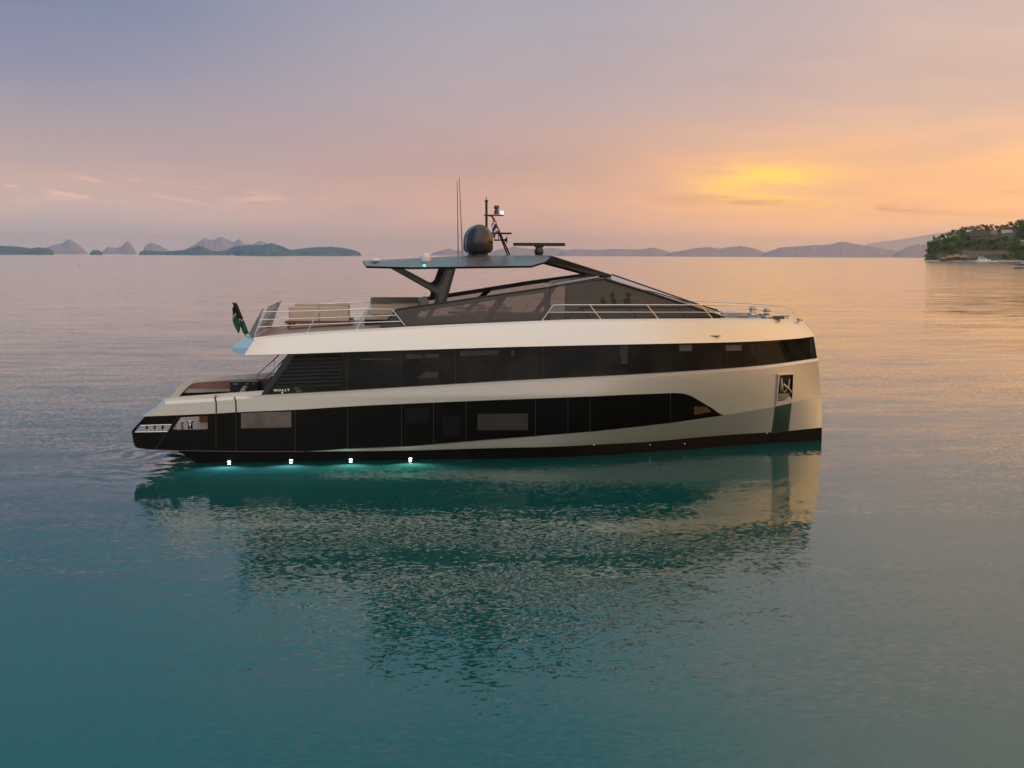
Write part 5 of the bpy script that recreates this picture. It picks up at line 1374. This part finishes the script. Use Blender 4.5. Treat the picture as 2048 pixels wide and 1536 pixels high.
# rocks at the water's edge
def rock(px, py, wpx, hpx, d, label):
    c = W(px, py, d); sc = d / FPX; rg = random.Random(int(px)); q = MB()
    prof = []
    n = 14; rows = []
    for i in range(7):
        t_ = i / 6; rows.append([])
        for k in range(n):
            a = 2 * math.pi * k / n; r_ = math.cos(t_ * math.pi / 2 * .96) * (1 + rg.uniform(-.18, .18))
            rows[-1].append((wpx * sc / 2 * r_ * math.cos(a), 3.2 * r_ * math.sin(a), -.5 + (hpx * sc + .5) * math.sin(t_ * math.pi / 2) * (1 + rg.uniform(-.15, .1))))
        rows[-1].append(rows[-1][0])
    q.grid(rows); o = q.build('shore_rock', HR['rock'], smooth=30); o.location = (c[0], c[1], 0); o.rotation_euler = (0, 0, ANG); tag(o, label, 'rock', 'rocks along the shore')
rock(2042, 538, 40, 2.6, 780, 'long low dark rock lying nearest the camera off the headland')
rock(2044, 531, 26, 3.0, 1080, 'dark rock in front of the bushy shore point')
rock(2020, 529, 5, 1.8, 1200, 'small round rock left of the bushy shore point')
rock(2029, 530, 4, 1.2, 1160, 'tiny low rock between the round rock and the shore point')
# --- motor boat, tender, marker and a far boat
WB = mat('boat_white', (0.75, 0.73, 0.72), .4); TB = mat('boat_teal', (0.06, 0.30, 0.30), .5)
def boat(name, px, py, d, L, label, cabin=True, rz=0.0, cat='boat'):
    c = W(px, py, d); e = empty(name, (c[0], c[1], 0)); e.rotation_euler = (0, 0, ANG + rz); tag(e, label, cat)
    Bm = L * .26; fb = L * .11; G = []
    for t_ in np.linspace(0, 1, 14):
        x = -L / 2 + L * t_; hw_ = Bm / 2 * (1 - max(0, (t_ - .45) / .55) ** 2.2)
        G.append([(x, s * hw_ * k, z) for s, k, z in ((-1, .75, -.35), (-1, .92, .05), (-1, 1, fb * (1 + .35 * t_)), (1, 1, fb * (1 + .35 * t_)), (1, .92, .05), (1, .75, -.35))])
    h_ = MB().grid(G); h_.f.append((0, 1, 2, 3, 4, 5)); h_.build('hull', WB, e, smooth=35)
    if cabin:
        cb_ = MB().hexa([(-L * .36, -Bm * .42, fb), (L * .26, -Bm * .36, fb * 1.2), (L * .26, Bm * .36, fb * 1.2), (-L * .36, Bm * .42, fb)], [(-L * .34, -Bm * .38, fb * 2.3), (L * .10, -Bm * .34, fb * 2.3), (L * .10, Bm * .34, fb * 2.3), (-L * .34, Bm * .38, fb * 2.3)]).build('cabin', WB, e, bevel=.1)
        MB().box((-L * .10, -Bm * .415, fb * 1.75), (L * .36, .12, fb * .5)).build('cabin_window', HR['glass'], cb_)
        MB().hexa([(-L * .32, -Bm * .3, fb * 2.9), (L * .02, -Bm * .3, fb * 2.9), (L * .02, Bm * .3, fb * 2.9), (-L * .32, Bm * .3, fb * 2.9)], [(-L * .30, -Bm * .28, fb * 3.05), (0, -Bm * .28, fb * 3.05), (0, Bm * .28, fb * 3.05), (-L * .30, Bm * .28, fb * 3.05)]).build('canopy', WB, e)
        for sx in (-.29, -.02): MB().box((L * sx, 0, fb * 2.6), (.12, Bm * .5, fb * .7)).build('canopy_post', WB, e)
        MB().box((-L * .43, 0, fb * 1.35), (L * .14, Bm * .8, fb * .6)).build('stern_cover', TB, e, bevel=.08)
    else:
        MB().box((-L * .1, 0, fb * .95), (L * .3, Bm * .5, fb * .5)).build('seat', TB, e, bevel=.05)
        MB().box((-L * .48, 0, fb * 1.0), (L * .08, Bm * .25, fb * 1.3)).build('outboard_motor', M['matblack'], e, bevel=.03)
    return e
boat('motor_boat', 1967, 522.6, 1860, 23, 'white motor boat with a canopy and teal stern moored off the headland beach')
boat('tender', 1987.5, 522.0, 1850, 9, 'small open white tender lying beside the white motor boat', False)
boat('far_boat', 465, 508.6, 5000, 14, 'tiny white boat far off below the green island', True)
boat('far_boat', 1741, 513.8, 6000, 14, 'tiny dark boat far off below the right hand hills', True)
c = W(158.5, 535.5, 700)
e = empty('channel_marker', (c[0], c[1], 0)); tag(e, 'small red channel marker standing in the water below the limestone hills', 'marker')
MB().lathe((0, 0, 0), [(0, -.3), (.32, -.3), (.32, .25), (.10, .3), (.08, 1.5), (0, 1.5)], 12).build('post', mat('marker_red', (.45, .08, .03), .5), e, smooth=40)
MB().lathe((0, 0, 1.5), [(0, 0), (.2, 0), (.2, .3), (0, .38)], 10).build('top_mark', mat('marker_orange', (.5, .14, .03), .5), e)

# ------------------------------------------------------------------ sea air
hzo = MB().box((0, 0, 190.0 - 1.0), (52500.0, 52500.0, 382.0))
hm = bpy.data.materials.new('sea_haze'); hm.use_nodes = True
t = NT(hm.node_tree); t.n.clear()
vol = t.node('ShaderNodeVolumePrincipled'); vol.inputs['Color'].default_value = (0.93, 0.95, 1.0, 1); vol.inputs['Density'].default_value = 2.8e-5; vol.inputs['Anisotropy'].default_value = 0.72
out = t.node('ShaderNodeOutputMaterial'); t.l.new(vol.outputs[0], out.inputs['Volume'])
hob = hzo.build('haze', hm); tag(hob, kind='stuff')
